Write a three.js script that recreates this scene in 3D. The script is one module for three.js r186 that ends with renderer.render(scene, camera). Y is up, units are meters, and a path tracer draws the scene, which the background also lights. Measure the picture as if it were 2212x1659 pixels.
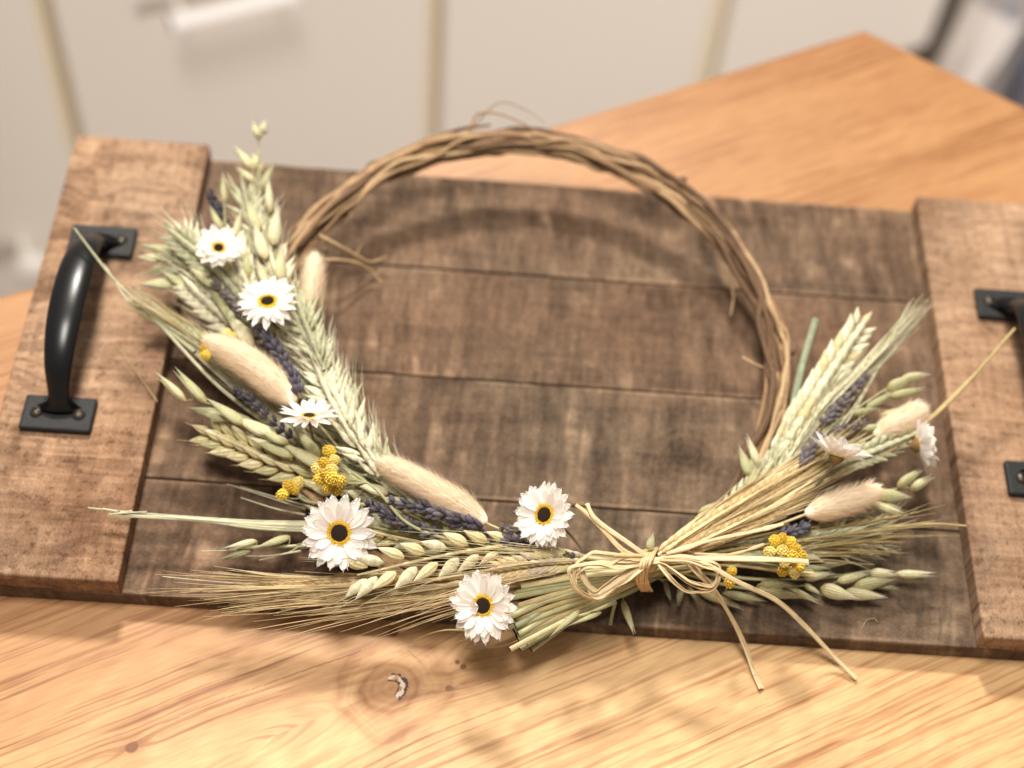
import * as THREE from 'three';
import { mergeGeometries } from 'three/addons/utils/BufferGeometryUtils.js';
import { RoundedBoxGeometry } from 'three/addons/geometries/RoundedBoxGeometry.js';
import { RectAreaLightUniformsLib } from 'three/addons/lights/RectAreaLightUniformsLib.js';
import { Brush, Evaluator, SUBTRACTION } from 'three-bvh-csg';

// ---------------------------------------------------------------- camera, light, exposure
const scene = new THREE.Scene();
const FOV = 28.22, LOOK = new THREE.Vector3(-0.0213, 0, -0.0048), DIST = 0.7222;
const PITCH = 54.74 * Math.PI / 180, YAW = 2.94 * Math.PI / 180, ROLL = 6.32 * Math.PI / 180;
const FWD = new THREE.Vector3(Math.sin(YAW) * Math.cos(PITCH), -Math.sin(PITCH), -Math.cos(YAW) * Math.cos(PITCH));
const R0 = new THREE.Vector3(Math.cos(YAW), 0, Math.sin(YAW)), U0 = new THREE.Vector3().crossVectors(R0, FWD);
const CR = R0.clone().multiplyScalar(Math.cos(ROLL)).addScaledVector(U0, Math.sin(ROLL));
const CU = R0.clone().multiplyScalar(-Math.sin(ROLL)).addScaledVector(U0, Math.cos(ROLL));
const CAM = LOOK.clone().addScaledVector(FWD, -DIST);
const camera = new THREE.PerspectiveCamera(FOV, 4 / 3, 0.02, 20);
camera.position.copy(CAM);
camera.quaternion.setFromRotationMatrix(new THREE.Matrix4().makeBasis(CR, CU, FWD.clone().negate()));
camera.focus = 0.611; camera.userData.fStop = 4.0;
camera.updateMatrixWorld();

const renderer = new THREE.WebGLRenderer({ antialias: true });
renderer.toneMapping = THREE.LinearToneMapping; renderer.toneMappingExposure = 1.05;
renderer.shadowMap.enabled = true;
RectAreaLightUniformsLib.init();
scene.background = new THREE.Color().setRGB(0.62, 0.56, 0.52); scene.backgroundIntensity = 0.52;   // the light of the room around

// ---------------------------------------------------------------- helpers
function rngOf(a) { return () => { a = (a + 0x6d2b79f5) | 0; let t = Math.imul(a ^ (a >>> 15), 1 | a); t = (t + Math.imul(t ^ (t >>> 7), 61 | t)) ^ t; return ((t ^ (t >>> 14)) >>> 0) / 4294967296; }; }
let rnd = rngOf(7);
const rr = (a, b) => a + (b - a) * rnd();
const V3 = (x, y, z) => new THREE.Vector3(x, y, z);
const PX = 2212, PY = 1659, FPX = (PY / 2) / Math.tan(FOV * Math.PI / 360);
const ray = (px, py) => FWD.clone().addScaledVector(CR, (px - PX / 2) / FPX).addScaledVector(CU, -(py - PY / 2) / FPX);
// a measured image point at height y above the table top, as a point of the world
function at(px, py, y) { const v = ray(px, py); return CAM.clone().addScaledVector(v, (y - CAM.y) / v.y); }
function onPlane(px, py, p, n) { const v = ray(px, py); return CAM.clone().addScaledVector(v, p.clone().sub(CAM).dot(n) / v.dot(n)); }
const path = (list, dh = 0) => list.map(([x, y, h]) => at(x, y, h + dh));
const hash = (x, y) => { let h = Math.imul(x, 374761393) ^ Math.imul(y, 668265263); h = Math.imul(h ^ (h >>> 13), 1274126177); return ((h ^ (h >>> 16)) >>> 0) / 4294967296; };
function noise(x, y) {
  const x0 = Math.floor(x), y0 = Math.floor(y); let fx = x - x0, fy = y - y0;
  fx = fx * fx * (3 - 2 * fx); fy = fy * fy * (3 - 2 * fy);
  const a = hash(x0, y0), b = hash(x0 + 1, y0), c = hash(x0, y0 + 1), d = hash(x0 + 1, y0 + 1);
  return a + (b - a) * fx + (c - a + (a - b - c + d) * fx) * fy;
}
const fbm = (x, y) => 0.5 * noise(x, y) + 0.27 * noise(2.1 * x + 7, 2.1 * y + 3) + 0.23 * noise(4.3 * x + 1, 4.3 * y + 9);
const sstep = (a, b, x) => { const t = Math.min(1, Math.max(0, (x - a) / (b - a))); return t * t * (3 - 2 * t); };
function texture(w, h, fn, wrap = THREE.ClampToEdgeWrapping) {          // fn(i, j) -> [r, g, b, height]; sRGB bytes and a height map
  const d = new Uint8Array(w * h * 4), b = new Uint8Array(w * h * 4), o = [0, 0, 0, 0];
  for (let j = 0; j < h; j++) for (let i = 0; i < w; i++) {
    fn((i + 0.5) / w, (j + 0.5) / h, o); const k = (j * w + i) * 4;
    for (let c = 0; c < 3; c++) { d[k + c] = Math.max(0, Math.min(255, o[c])); b[k + c] = Math.max(0, Math.min(255, o[3] * 255)); }
    d[k + 3] = b[k + 3] = 255;
  }
  const mk = (data, srgb) => { const t = new THREE.DataTexture(data, w, h); t.magFilter = THREE.LinearFilter; t.minFilter = THREE.LinearMipmapLinearFilter; t.wrapS = t.wrapT = wrap; if (srgb) t.colorSpace = THREE.SRGBColorSpace; t.needsUpdate = true; return t; };
  return [mk(d, true), mk(b, false)];
}
const names = new Map();
function numbered(n) { const k = names.get(n) || 0; names.set(n, k + 1); return k ? n + '_' + String(k).padStart(3, '0') : n; }
function tag(o, label, category, group) { o.userData.label = label; if (category) o.userData.category = category; if (group) o.userData.group = group; return o; }
function mesh(name, geo, mat, parent, label) {
  const m = new THREE.Mesh(geo, mat); m.name = parent === scene ? numbered(name) : name; m.castShadow = m.receiveShadow = true;
  if (label) m.userData.label = label;
  parent.add(m); return m;
}
const stuff = (m) => { m.userData.kind = 'stuff'; return m; };
const structure = (m) => { m.userData.kind = 'structure'; return m; };
function group(name, pos = V3(0, 0, 0)) { const g = new THREE.Group(); g.name = numbered(name); g.position.copy(pos); scene.add(g); return g; }
// gives every child of a part its own number where siblings would share a name
function finish(root) { root.children.forEach((c) => finish(c)); const seen = new Map(); root.children.forEach((c) => { const n = c.name.replace(/_\d{3}$/, ''), k = seen.get(n) || 0; seen.set(n, k + 1); c.name = k ? n + '_' + String(k).padStart(3, '0') : n; }); }
const std = (c, rough = 0.8, extra = {}) => { const m = new THREE.MeshStandardMaterial({ roughness: rough, side: THREE.DoubleSide, ...extra }); m.color.setRGB(...c); return m; };
const phys = (c, rough = 0.8, extra = {}) => { const m = new THREE.MeshPhysicalMaterial({ roughness: rough, side: THREE.DoubleSide, ...extra }); m.color.setRGB(...c); return m; };
const lin = (r, g, b) => new THREE.Color().setRGB(r / 255, g / 255, b / 255, THREE.SRGBColorSpace).toArray();

// sweep of an ellipse along a curve. a(t): half width across, b(t): half thickness along the hint; pts: control points or a curve
function sweep(pts, seg, rad, a, b = null, hint = null, cap = true, twist = 0) {
  const curve = Array.isArray(pts) ? (pts.length === 2 ? new THREE.LineCurve3(pts[0], pts[1]) : new THREE.CatmullRomCurve3(pts, false, 'centripetal')) : pts;
  const P = [], N = [], UV = [], I = [], len = curve.getLength();
  let n = null; const T = V3(), pos = V3(), B = V3();
  for (let i = 0; i <= seg; i++) {
    const t = i / seg; curve.getPoint(t, pos); curve.getTangent(t, T);
    if (!n) { n = hint ? hint.clone() : (Math.abs(T.y) < 0.9 ? V3(0, 1, 0) : V3(1, 0, 0)); }
    if (hint && !twist) n.copy(hint);
    n.addScaledVector(T, -n.dot(T)).normalize(); B.crossVectors(T, n);
    const ra = Math.max(1e-6, typeof a === 'number' ? a : a(t)), rb = b === null ? ra : Math.max(1e-6, typeof b === 'number' ? b : b(t));
    for (let j = 0; j <= rad; j++) {
      const f = j / rad * Math.PI * 2 + twist * t, c = Math.cos(f), s = Math.sin(f);
      P.push(pos.x + B.x * c * ra + n.x * s * rb, pos.y + B.y * c * ra + n.y * s * rb, pos.z + B.z * c * ra + n.z * s * rb);
      const nx = c / ra, ny = s / rb, l = Math.hypot(nx, ny);
      N.push((B.x * nx + n.x * ny) / l, (B.y * nx + n.y * ny) / l, (B.z * nx + n.z * ny) / l);
      UV.push(t * len, j / rad);
    }
  }
  const w = rad + 1;
  for (let i = 0; i < seg; i++) for (let j = 0; j < rad; j++) { const k = i * w + j; I.push(k, k + w, k + 1, k + 1, k + w, k + w + 1); }
  if (cap) for (const e of [0, seg]) {
    curve.getPoint(e / seg, pos); curve.getTangent(e / seg, T); const s = e ? 1 : -1, k0 = P.length / 3;
    P.push(pos.x, pos.y, pos.z); N.push(T.x * s, T.y * s, T.z * s); UV.push(e ? len : 0, 0.5);
    for (let j = 0; j <= rad; j++) { const k = (e * w + j) * 3; P.push(P[k], P[k + 1], P[k + 2]); N.push(T.x * s, T.y * s, T.z * s); UV.push(e ? len : 0, 0.5); }
    for (let j = 0; j < rad; j++) e ? I.push(k0, k0 + 1 + j, k0 + 2 + j) : I.push(k0, k0 + 2 + j, k0 + 1 + j);
  }
  const g = new THREE.BufferGeometry();
  g.setAttribute('position', new THREE.Float32BufferAttribute(P, 3)); g.setAttribute('normal', new THREE.Float32BufferAttribute(N, 3)); g.setAttribute('uv', new THREE.Float32BufferAttribute(UV, 2)); g.setIndex(I);
  return g;
}
// a sheet r(u, v) -> Vector3
function sheet(nu, nv, fn) {
  const P = [], UV = [], I = [];
  for (let i = 0; i <= nu; i++) for (let j = 0; j <= nv; j++) { const p = fn(i / nu, j / nv); P.push(p.x, p.y, p.z); UV.push(i / nu, j / nv); }
  for (let i = 0; i < nu; i++) for (let j = 0; j < nv; j++) { const k = i * (nv + 1) + j; I.push(k, k + nv + 1, k + 1, k + 1, k + nv + 1, k + nv + 2); }
  const g = new THREE.BufferGeometry(); g.setAttribute('position', new THREE.Float32BufferAttribute(P, 3)); g.setAttribute('uv', new THREE.Float32BufferAttribute(UV, 2)); g.setIndex(I); g.computeVertexNormals(); return g;
}
const merge = (list) => mergeGeometries(list.map((g) => { const h = g; if (!h.index) h.setIndex([...Array(h.attributes.position.count).keys()]); for (const k of Object.keys(h.attributes)) if (!['position', 'normal', 'uv'].includes(k)) h.deleteAttribute(k); return h; }), false);
// frame whose +Y is dir and whose +Z leans to face
function frame(pos, dir, face, sx = 1, sy = 1, sz = 1) {
  const y = dir.clone().normalize(), z = face.clone().addScaledVector(y, -face.dot(y)); if (z.lengthSq() < 1e-9) z.set(y.y, y.z, y.x).addScaledVector(y, -(y.y * y.x + y.z * y.y + y.x * y.z)); z.normalize();
  const x = V3().crossVectors(y, z); return new THREE.Matrix4().makeBasis(x.multiplyScalar(sx), y.multiplyScalar(sy), z.multiplyScalar(sz)).setPosition(pos);
}
function put(name, geo, mat, m4, parent, label) { const m = mesh(name, geo, mat, parent, label); m.matrixAutoUpdate = true; m4.decompose(m.position, m.quaternion, m.scale); return m; }
const toCam = (p) => CAM.clone().sub(p).normalize();

// ---------------------------------------------------------------- lamps of the room and one added fill light (out of the frame)
function lamp(pos, target, w, h, color, intensity, label) {
  const g = group('ceiling_lamp', pos); g.lookAt(target); tag(g, label, 'lamp');
  mesh('housing', new RoundedBoxGeometry(w + 0.04, h + 0.04, 0.05, 2, 0.01).translate(0, 0, -0.03), std([0.7, 0.7, 0.7], 0.5), g);
  const e = new THREE.MeshStandardMaterial({ color: 0x000000, emissive: new THREE.Color(...color), emissiveIntensity: 1.2 });
  mesh('lamp_diffuser', new RoundedBoxGeometry(w, h, 0.006, 2, 0.002).translate(0, 0, -0.002), e, g);
  const l = new THREE.RectAreaLight(new THREE.Color(...color), intensity, w, h); l.position.set(0, 0, 0.006); l.rotation.y = Math.PI; g.add(l); return g;
}
lamp(V3(-0.22, 1.50, -1.15), V3(-0.02, 0, 0.0), 0.25, 0.20, [1, 0.945, 0.86], 270, 'square white ceiling lamp above the cupboards behind the table');
lamp(V3(-0.20, 1.55, 0.10), V3(-0.05, 0, 0.10), 0.40, 0.34, [1, 0.95, 0.88], 50, 'large white ceiling lamp high over the middle of the table');
{  // added globe light, out of view below table height, brightens only the cupboards
  const g = group('added_fill_lamp', V3(1.50, -0.9, 0.45)); tag(g, 'unseen globe light added low to the right of the table to brighten the cupboards', 'lamp');
  mesh('foot', new THREE.LatheGeometry([[0.0001, 0], [0.13, 0], [0.13, 0.012], [0.02, 0.03], [0.012, 0.05], [0.012, 0.55], [0.0001, 0.56]].map(([x, y]) => new THREE.Vector2(x, y)), 32), std([0.05, 0.05, 0.05], 0.5), g);
  mesh('fill_lamp_globe', new THREE.SphereGeometry(0.13, 32, 20).translate(0, 0.68, 0), new THREE.MeshStandardMaterial({ color: 0x000000, emissive: new THREE.Color(1, 0.95, 0.9), emissiveIntensity: 1.2 }), g);
  const l = new THREE.PointLight(new THREE.Color(1, 0.96, 0.92), 6.0); l.position.set(0, 0.68, 0); l.shadow.radius = 5; l.castShadow = true; g.add(l);
}

// ---------------------------------------------------------------- table
const GA = 28.03 * Math.PI / 180, GU = V3(Math.cos(GA), 0, -Math.sin(GA)), GV = V3(Math.sin(GA), 0, Math.cos(GA));
const TU0 = -0.32, TUS = 0.68, TV0 = -0.21, TVS = 0.51;
const knots = [[845, 1485, 0.0095, 1], [285, 1615, 0.0022, 0], [850, 1365, 0.0022, 0], [1000, 1440, 0.0011, 0], [988, 1430, 0.0011, 0], [970, 1487, 0.0013, 0]].map(([x, y, r, big]) => { const p = at(x, y, 0); return { u: p.dot(GU), v: p.dot(GV), r, big }; });
const KB = knots[0];
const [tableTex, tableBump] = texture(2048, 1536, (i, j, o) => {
  const u = TU0 + i * TUS, v = TV0 + j * TVS;
  let g = v + 0.004 * (fbm(u * 6, v * 5) - 0.5) + 0.0012 * (noise(u * 40, v * 40) - 0.5), dark = 0, ringed = 0;
  for (const k of knots) {
    const du = u - k.u, dv = v - k.v, s = k.r * 2.0, env = Math.exp(-(du * du) / (s * s * 3.2));
    const q = Math.sqrt(dv * dv + s * s * env * 0.5); g += (Math.sign(dv || 1) * q - dv) * Math.exp(-(dv * dv) / (s * s * 9)) * 0.85;
    const wob = 0.55 * (fbm(u * 70 + k.u * 900, v * 70) - 0.5), d = Math.hypot(du * 0.92, dv) / k.r * (1 + wob);
    if (k.big) { dark = Math.max(dark, 0.10 * Math.exp(-d * d * 0.03) + 0.16 * sstep(1.15, 0.7, d) + 0.26 * Math.exp(-((d - 1.05) ** 2) * 60) + 0.20 * Math.exp(-((d - 2.1) ** 2) * 14) * (0.4 + noise(u * 90, v * 90)) + 0.12 * Math.exp(-d * d * 1.2)); if (d < 3) ringed = Math.max(ringed, sstep(3, 1, d) * (0.5 + 0.5 * Math.sin(d * 21))); }
    else dark = Math.max(dark, 0.75 * sstep(1.3, 0.5, d) + 0.20 * Math.exp(-d * d * 0.2));
  }
  const broad = fbm(u * 5 + 3, g * 26), band = fbm(u * 9 + 11, g * 95 + 4), line = noise(u * 6 + 2 * noise(u * 8, g * 30), g * 900), line2 = noise(u * 30 + 40, g * 640), fibre = noise(u * 160, g * 1900);
  const dash = sstep(0.62, 0.78, noise(u * 15 + 3 * noise(u * 6, g * 40), g * 1050)) * sstep(0.36, 0.66, noise(u * 15 + 30, g * 150)), flake = noise(u * 120 + 5, g * 240 + u * 60);
  let t = 0.78 + 0.30 * (broad - 0.5) + 0.14 * (band - 0.5) + 0.20 * (fbm(u * 16 + 4, g * 55 + 2) - 0.5) - 0.24 * sstep(0.66, 0.78, line) * sstep(0.34, 0.6, noise(u * 9, g * 90 + 9)) - 0.26 * dash - 0.16 * sstep(0.62, 0.9, line2) + 0.14 * (fibre - 0.5) + 0.10 * (flake - 0.5);
  const crk = Math.abs(g - 0.0 - (KB.v - 0.023)) < 0.0003 && u < KB.u - 0.005 && u > KB.u - 0.09 ? 0.3 : 0;
  t -= 0.07 * ringed + dark * (0.55 + 0.7 * noise(u * 70, v * 70 + 3)) + crk; t = Math.max(0.06, Math.min(1, t));
  t *= 1 - 0.46 * sstep(0.09, -0.04, v + 0.05 * (noise(u * 6, 3) - 0.5));      // weaker light towards the far edge, painted into the wood as a redder, darker tone
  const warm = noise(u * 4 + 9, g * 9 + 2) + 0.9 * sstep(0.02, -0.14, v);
  o[0] = 110 + 113 * Math.pow(t, 0.85) - 2 * warm; o[1] = 67 + 119 * t + (0.5 - warm) * 2; o[2] = 30 + 104 * t + 2 * (0.5 - warm); o[3] = 0.35 + 0.5 * t;
  // the crack in the big knot, with the pale fill that shows in it
  const du = (u - KB.u) / KB.r, dv = (v - KB.v) / KB.r, cr = Math.hypot(du - 0.02, dv * 1.05);
  if (KB.r > 0) {
    const w = 0.16 * (noise(u * 900, v * 900) - 0.5), rim = Math.abs(cr + w - 0.66), a = Math.atan2(dv, du);
    if (cr < 0.60 + w * 0.6 && cr > 0.34 - w + 0.16 * Math.abs(Math.sin(a * 2.5)) && du > 0.02 && dv > -0.5) { o[0] = 205; o[1] = 190; o[2] = 172; o[3] = 0.75; }
    if (((rim < 0.045 && du > 0.05) || (Math.abs(cr + w * 1.2 - 0.34) < 0.04 && du > 0.0)) && dv > -0.6) { o[0] = 62; o[1] = 34; o[2] = 18; o[3] = 0; }
  }
}, THREE.MirroredRepeatWrapping);
{
  const A = at(60, 620, 0), B = at(1868, 62, 0), e2 = V3(Math.cos(-32.3 * Math.PI / 180), 0, Math.sin(32.3 * Math.PI / 180));
  const edge = B.clone().sub(A).normalize(), a0 = A.clone().addScaledVector(edge, -0.75), c0 = B.clone().addScaledVector(e2, 0.42);
  const d0 = c0.clone().addScaledVector(GV, 0.75), z0 = a0.clone().addScaledVector(GV, 1.0);
  const sh = new THREE.Shape(); [a0, B, c0, d0, z0].forEach((p, k) => (k ? sh.lineTo(p.x, -p.z) : sh.moveTo(p.x, -p.z)));
  const T = 0.035, geo = new THREE.ExtrudeGeometry(sh, { depth: T - 0.006, bevelEnabled: true, bevelThickness: 0.003, bevelSize: 0.003, bevelOffset: -0.003, bevelSegments: 3 });
  geo.rotateX(-Math.PI / 2).translate(0, -T + 0.003, 0);
  const p = geo.attributes.position, uv = geo.attributes.uv;
  for (let k = 0; k < p.count; k++) { const x = p.getX(k), z = p.getZ(k); uv.setXY(k, (x * GU.x + z * GU.z - TU0) / TUS, (x * GV.x + z * GV.z - TV0) / TVS + p.getY(k) * 1.9); }
  const base = V3(0, -0.9, 0), table = group('wooden_table', base); tag(table, 'thick oak table with a knotty honey-coloured top under the tray', 'table');
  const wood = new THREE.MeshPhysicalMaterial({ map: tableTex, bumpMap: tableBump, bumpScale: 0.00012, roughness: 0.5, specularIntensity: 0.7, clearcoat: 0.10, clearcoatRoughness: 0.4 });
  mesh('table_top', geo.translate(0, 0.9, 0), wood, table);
  const lg = new RoundedBoxGeometry(0.07, 0.9 - T, 0.07, 2, 0.006).translate(0, (0.9 - T) / 2 - 0.0005, 0);
  for (const [q, s, r] of [[a0, 0.12, 0.12], [B, -0.12, 0.12], [c0, -0.02, 0.1], [z0, 0.12, -0.12], [d0, -0.12, -0.12]]) { const l = mesh('leg', lg, wood, table); l.position.set(q.x, 0, q.z).addScaledVector(GU, s).addScaledVector(GV, r); l.rotation.y = GA; }
}

// ---------------------------------------------------------------- floor, cupboards, things far behind
structure(mesh('floor', new THREE.BoxGeometry(5, 0.02, 5).translate(0, -0.91, -0.6), std(lin(150, 135, 120), 0.6), scene));
{
  const CN = GV.clone().negate(), cp = at(1000, 300, 0).addScaledVector(CN, 0.60), face = (px, py, off = 0) => onPlane(px, py, cp.clone().addScaledVector(GV, off), GV);
  const paint = std(lin(226, 218, 208), 0.45), carcass = std(lin(220, 208, 182), 0.6), steel = std(lin(255, 252, 248), 0.3);
  const cab = group('kitchen_cupboard', V3(cp.x, -0.9, cp.z)); cab.rotation.y = GA; tag(cab, 'row of off-white kitchen cupboard doors with pale bar handles behind the table', 'cupboard');
  const U = (px, py) => face(px, py).clone().sub(cp).dot(GU);
  const seams = [U(98, 40), U(942, 60), U(1552, 60), U(2030, 40)], top = 0.885, x0 = seams[0] - 0.42;
  const right = seams[3] - 0.004;
  mesh('carcass', new THREE.BoxGeometry(right - x0, top - 0.1, 0.5).translate((right + x0) / 2, (top + 0.1) / 2, -0.25 - 0.015), carcass, cab);
  mesh('plinth', new THREE.BoxGeometry(right - x0 - 0.02, 0.1, 0.45).translate((right + x0) / 2, 0.05, -0.25 - 0.03), std([0.08, 0.07, 0.06], 0.7), cab);
  const edges = [x0, ...seams], gaps = [0.004, 0.009, 0.010, 0.015, 0.004];
  for (let k = 0; k < 4; k++) { const a = edges[k] + gaps[k], b = edges[k + 1] - gaps[k + 1]; mesh('door', new RoundedBoxGeometry(b - a, top - 0.12, 0.022, 3, 0.003).translate((a + b) / 2, (top + 0.115) / 2, -0.012), paint, cab); }
  const local = (px, py, off) => { const q = face(px, py, off); return V3(q.clone().sub(cp).dot(GU), q.y + 0.9, off); };
  const h0 = local(368, 52, 0.030), h1 = local(640, -14, 0.030), hb = mesh('handle', sweep([h0, h1], 6, 12, 0.0085), steel, cab);
  for (const f of [0.12, 0.88]) { const q = h0.clone().lerp(h1, f); mesh('post', sweep([V3(q.x, q.y, 0), q], 2, 10, 0.004), steel, hb); }
  const kc = local(62, 562, 0.024), prof = [[0.0001, 0.014], [0.008, 0.0135], [0.0125, 0.010], [0.0135, 0.005], [0.010, 0], [0.005, -0.004], [0.004, -0.024], [0.0001, -0.024]].map(([a, b]) => new THREE.Vector2(a * 1.35, b * 1.35));
  mesh('knob', new THREE.LatheGeometry(prof, 24).rotateX(Math.PI / 2).translate(kc.x, kc.y, kc.z), std(lin(250, 246, 238), 0.25), cab, 'round white knob on the leftmost door');
  // pale things standing to the right of the cupboards
  const bp = onPlane(2110, 120, cp.clone().addScaledVector(GV, 0.04), GV);
  const bag = group('cloth_bag', V3(bp.x, -0.9, bp.z)); bag.rotation.y = GA; tag(bag, 'blurred pale cloth bag with a bluish side at the top right corner', 'bag');
  const H = bp.y + 0.9;
  const body = (w, d, hh, lean, seed) => sheet(40, 24, (a, b) => { const f = a * Math.PI * 2, t = b, k = 1 + 0.10 * Math.sin(f * 5 + seed + 3 * t) * (1 - t * 0.4) + 0.06 * Math.sin(f * 9 + 2 * seed); return V3(Math.cos(f) * w * k * (1.05 - 0.25 * t) + lean * t, t * hh, Math.sin(f) * d * k); });
  mesh('bag_front', body(0.045, 0.05, H + 0.10, 0.005, 1), std(lin(255, 250, 246), 0.9), bag);
  mesh('bag_side', body(0.07, 0.06, H + 0.16, 0.01, 4).translate(0.10, 0, -0.03), std(lin(226, 232, 252), 0.9), bag);
  const pp = onPlane(2206, 165, cp.clone().addScaledVector(GV, 0.12), GV), pan = group('dark_board', V3(pp.x + 0.02, -0.9, pp.z)); pan.rotation.set(0, GA, 0); tag(pan, 'dark grey panel with a slanting edge at the far right border', 'panel');
  const sl = new THREE.Shape(); sl.moveTo(-0.055, 0); sl.lineTo(-0.035, pp.y + 0.9); sl.lineTo(0.0, pp.y + 1.0); sl.lineTo(0.1, pp.y + 1.03); sl.lineTo(0.1, 0); sl.closePath();
  mesh('panel', new THREE.ExtrudeGeometry(sl, { depth: 0.012, bevelEnabled: true, bevelSize: 0.002, bevelThickness: 0.002, bevelSegments: 2 }), std(lin(92, 92, 104), 0.6), pan);
}

// ---------------------------------------------------------------- serving tray
const W = 0.36, PT = 0.010, BT = 0.0105, X1 = 0.2465, Z0 = -0.1245, Z1 = 0.1222;
const seamsZ = [Z0, -0.0637, 0.0010, 0.0655, Z1];
const PTK = at(1488, 985, PT);                                            // knot in the third plank
const [plankTex, plankBump] = texture(2048, 1024, (i, j, o) => {
  const x = -X1 + i * 2 * X1, z = Z0 + j * (Z1 - Z0); let k = 0; while (k < 3 && z > seamsZ[k + 1]) k++;
  const s = k * 37, ez = Math.min(z - seamsZ[k], seamsZ[k + 1] - z);
  let zz = z + 0.003 * (fbm(x * 9 + s, z * 30) - 0.5); const du = x - PTK.x, dv = z - PTK.z; if (k === 2) zz += (Math.sign(dv || 1) * Math.sqrt(dv * dv + 1.2e-4 * Math.exp(-du * du / 6e-4)) - dv) * Math.exp(-dv * dv / 5e-4);
  const blot = fbm(x * 14 + s, z * 26 + s), grain = fbm(x * 13 - z * 6 + s, zz * 330 + x * 5), saw = fbm(x * 150 + z * (k - 1.5) * 16 + s, z * 21 - x * 5 + s), saw2 = noise(x * 520 + z * 60 + 9, z * 70 - x * 24 + s), worn = fbm(x * 34 + 60 + s, z * 60), fine = noise(x * 1300 + z * 500, zz * 2100 - x * 400);
  let t = 0.42 + 0.20 * (blot - 0.5) + 0.09 * (grain - 0.5) + 0.22 * (fbm(x * 330 + z * 90, z * 260 - x * 110) - 0.5) + 0.42 * (saw - 0.5) * sstep(0.22, 0.55, fbm(x * 11 + 5, z * 17 + s)) + 0.13 * (saw2 - 0.5) + 0.17 * (fine - 0.5);
  t += 0.28 * sstep(0.54, 0.8, worn) * sstep(0.4, 0.75, saw) + 0.22 * sstep(0.003, 0.0008, ez) * sstep(0.45, 0.7, noise(x * 60 + s, 3)) - 0.08 * sstep(0.48, 0.3, fbm(x * 20 + 80, zz * 90 + s));
  if (k === 2) { const d = Math.hypot(du, dv * 1.15) / 0.0085; t -= 0.26 * Math.exp(-d * d * 0.9) + 0.08 * Math.exp(-d * d * 0.2) * (0.5 + 0.5 * Math.sin(d * 11)); }
  if (k === 3) t -= 0.05; t = Math.max(0.02, Math.min(1, t));
  const hue = fbm(x * 7 + 20, z * 12 + s) * 0.6 + 0.2;
  o[0] = 46 + 127 * t + 13 * (hue - 0.5); o[1] = 33.5 + 109 * t + 9 * (0.5 - hue); o[2] = 24 + 91 * t + 14 * (0.5 - hue); o[3] = 0.3 + 0.3 * grain + 0.25 * saw + 0.25 * fine * 0.5;
});
const [boardTex, boardBump] = texture(1024, 1400, (i, j, o) => {
  const right = i > 0.5, x = (right ? i - 0.5 : i) * 2 * 0.0665, z = Z0 + j * (Z1 - Z0), s = right ? 91 : 17;
  const xx = x + 0.004 * (fbm(x * 30 + s, z * 9) - 0.5), blot = fbm(x * 26 + s, z * 20 + s), grain = fbm(xx * 420 + s, z * 18), saw = noise(x * 24 + s, z * 420 + 4 * noise(x * 60, z * 40)), saw2 = noise(x * 50, z * 900 + s), fine = noise(xx * 2600, z * 1500), pit = fbm(x * 420 + s, z * 420);
  let t = 0.53 + 0.66 * (blot - 0.5) + 0.24 * (grain - 0.5) + 0.26 * (saw - 0.5) + 0.16 * (saw2 - 0.5) + 0.22 * (fine - 0.5) - 0.22 * sstep(0.56, 0.78, pit) + 0.10 * sstep(0.6, 0.8, fbm(x * 520 + 70, z * 300));
  if (!right) t -= 0.30 * sstep(0.030, 0.048, x) * sstep(-0.03, 0.02, z) * sstep(0.35, 0.6, fbm(x * 40, z * 18 + 7)) * 0.8; 
  if (!right) t -= 0.22 * sstep(0.55, 0.7, fbm(x * 50 + 2, z * 44)); else t += 0.03;
  t = Math.max(0.02, Math.min(1, t)); const hue = fbm(x * 18 + s, z * 12);
  o[0] = 82 + 106 * t + 6 * hue; o[1] = 59 + 97 * t + 6 * (0.5 - hue); o[2] = 40 + 85 * t + 12 * (0.5 - hue); o[3] = 0.3 + 0.25 * saw + 0.25 * saw2 + 0.3 * fine - 0.3 * sstep(0.58, 0.74, pit);
});
const tray = group('serving_tray'); tag(tray, 'dark rustic plank serving tray with two paler end boards and black handles', 'tray');
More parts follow.
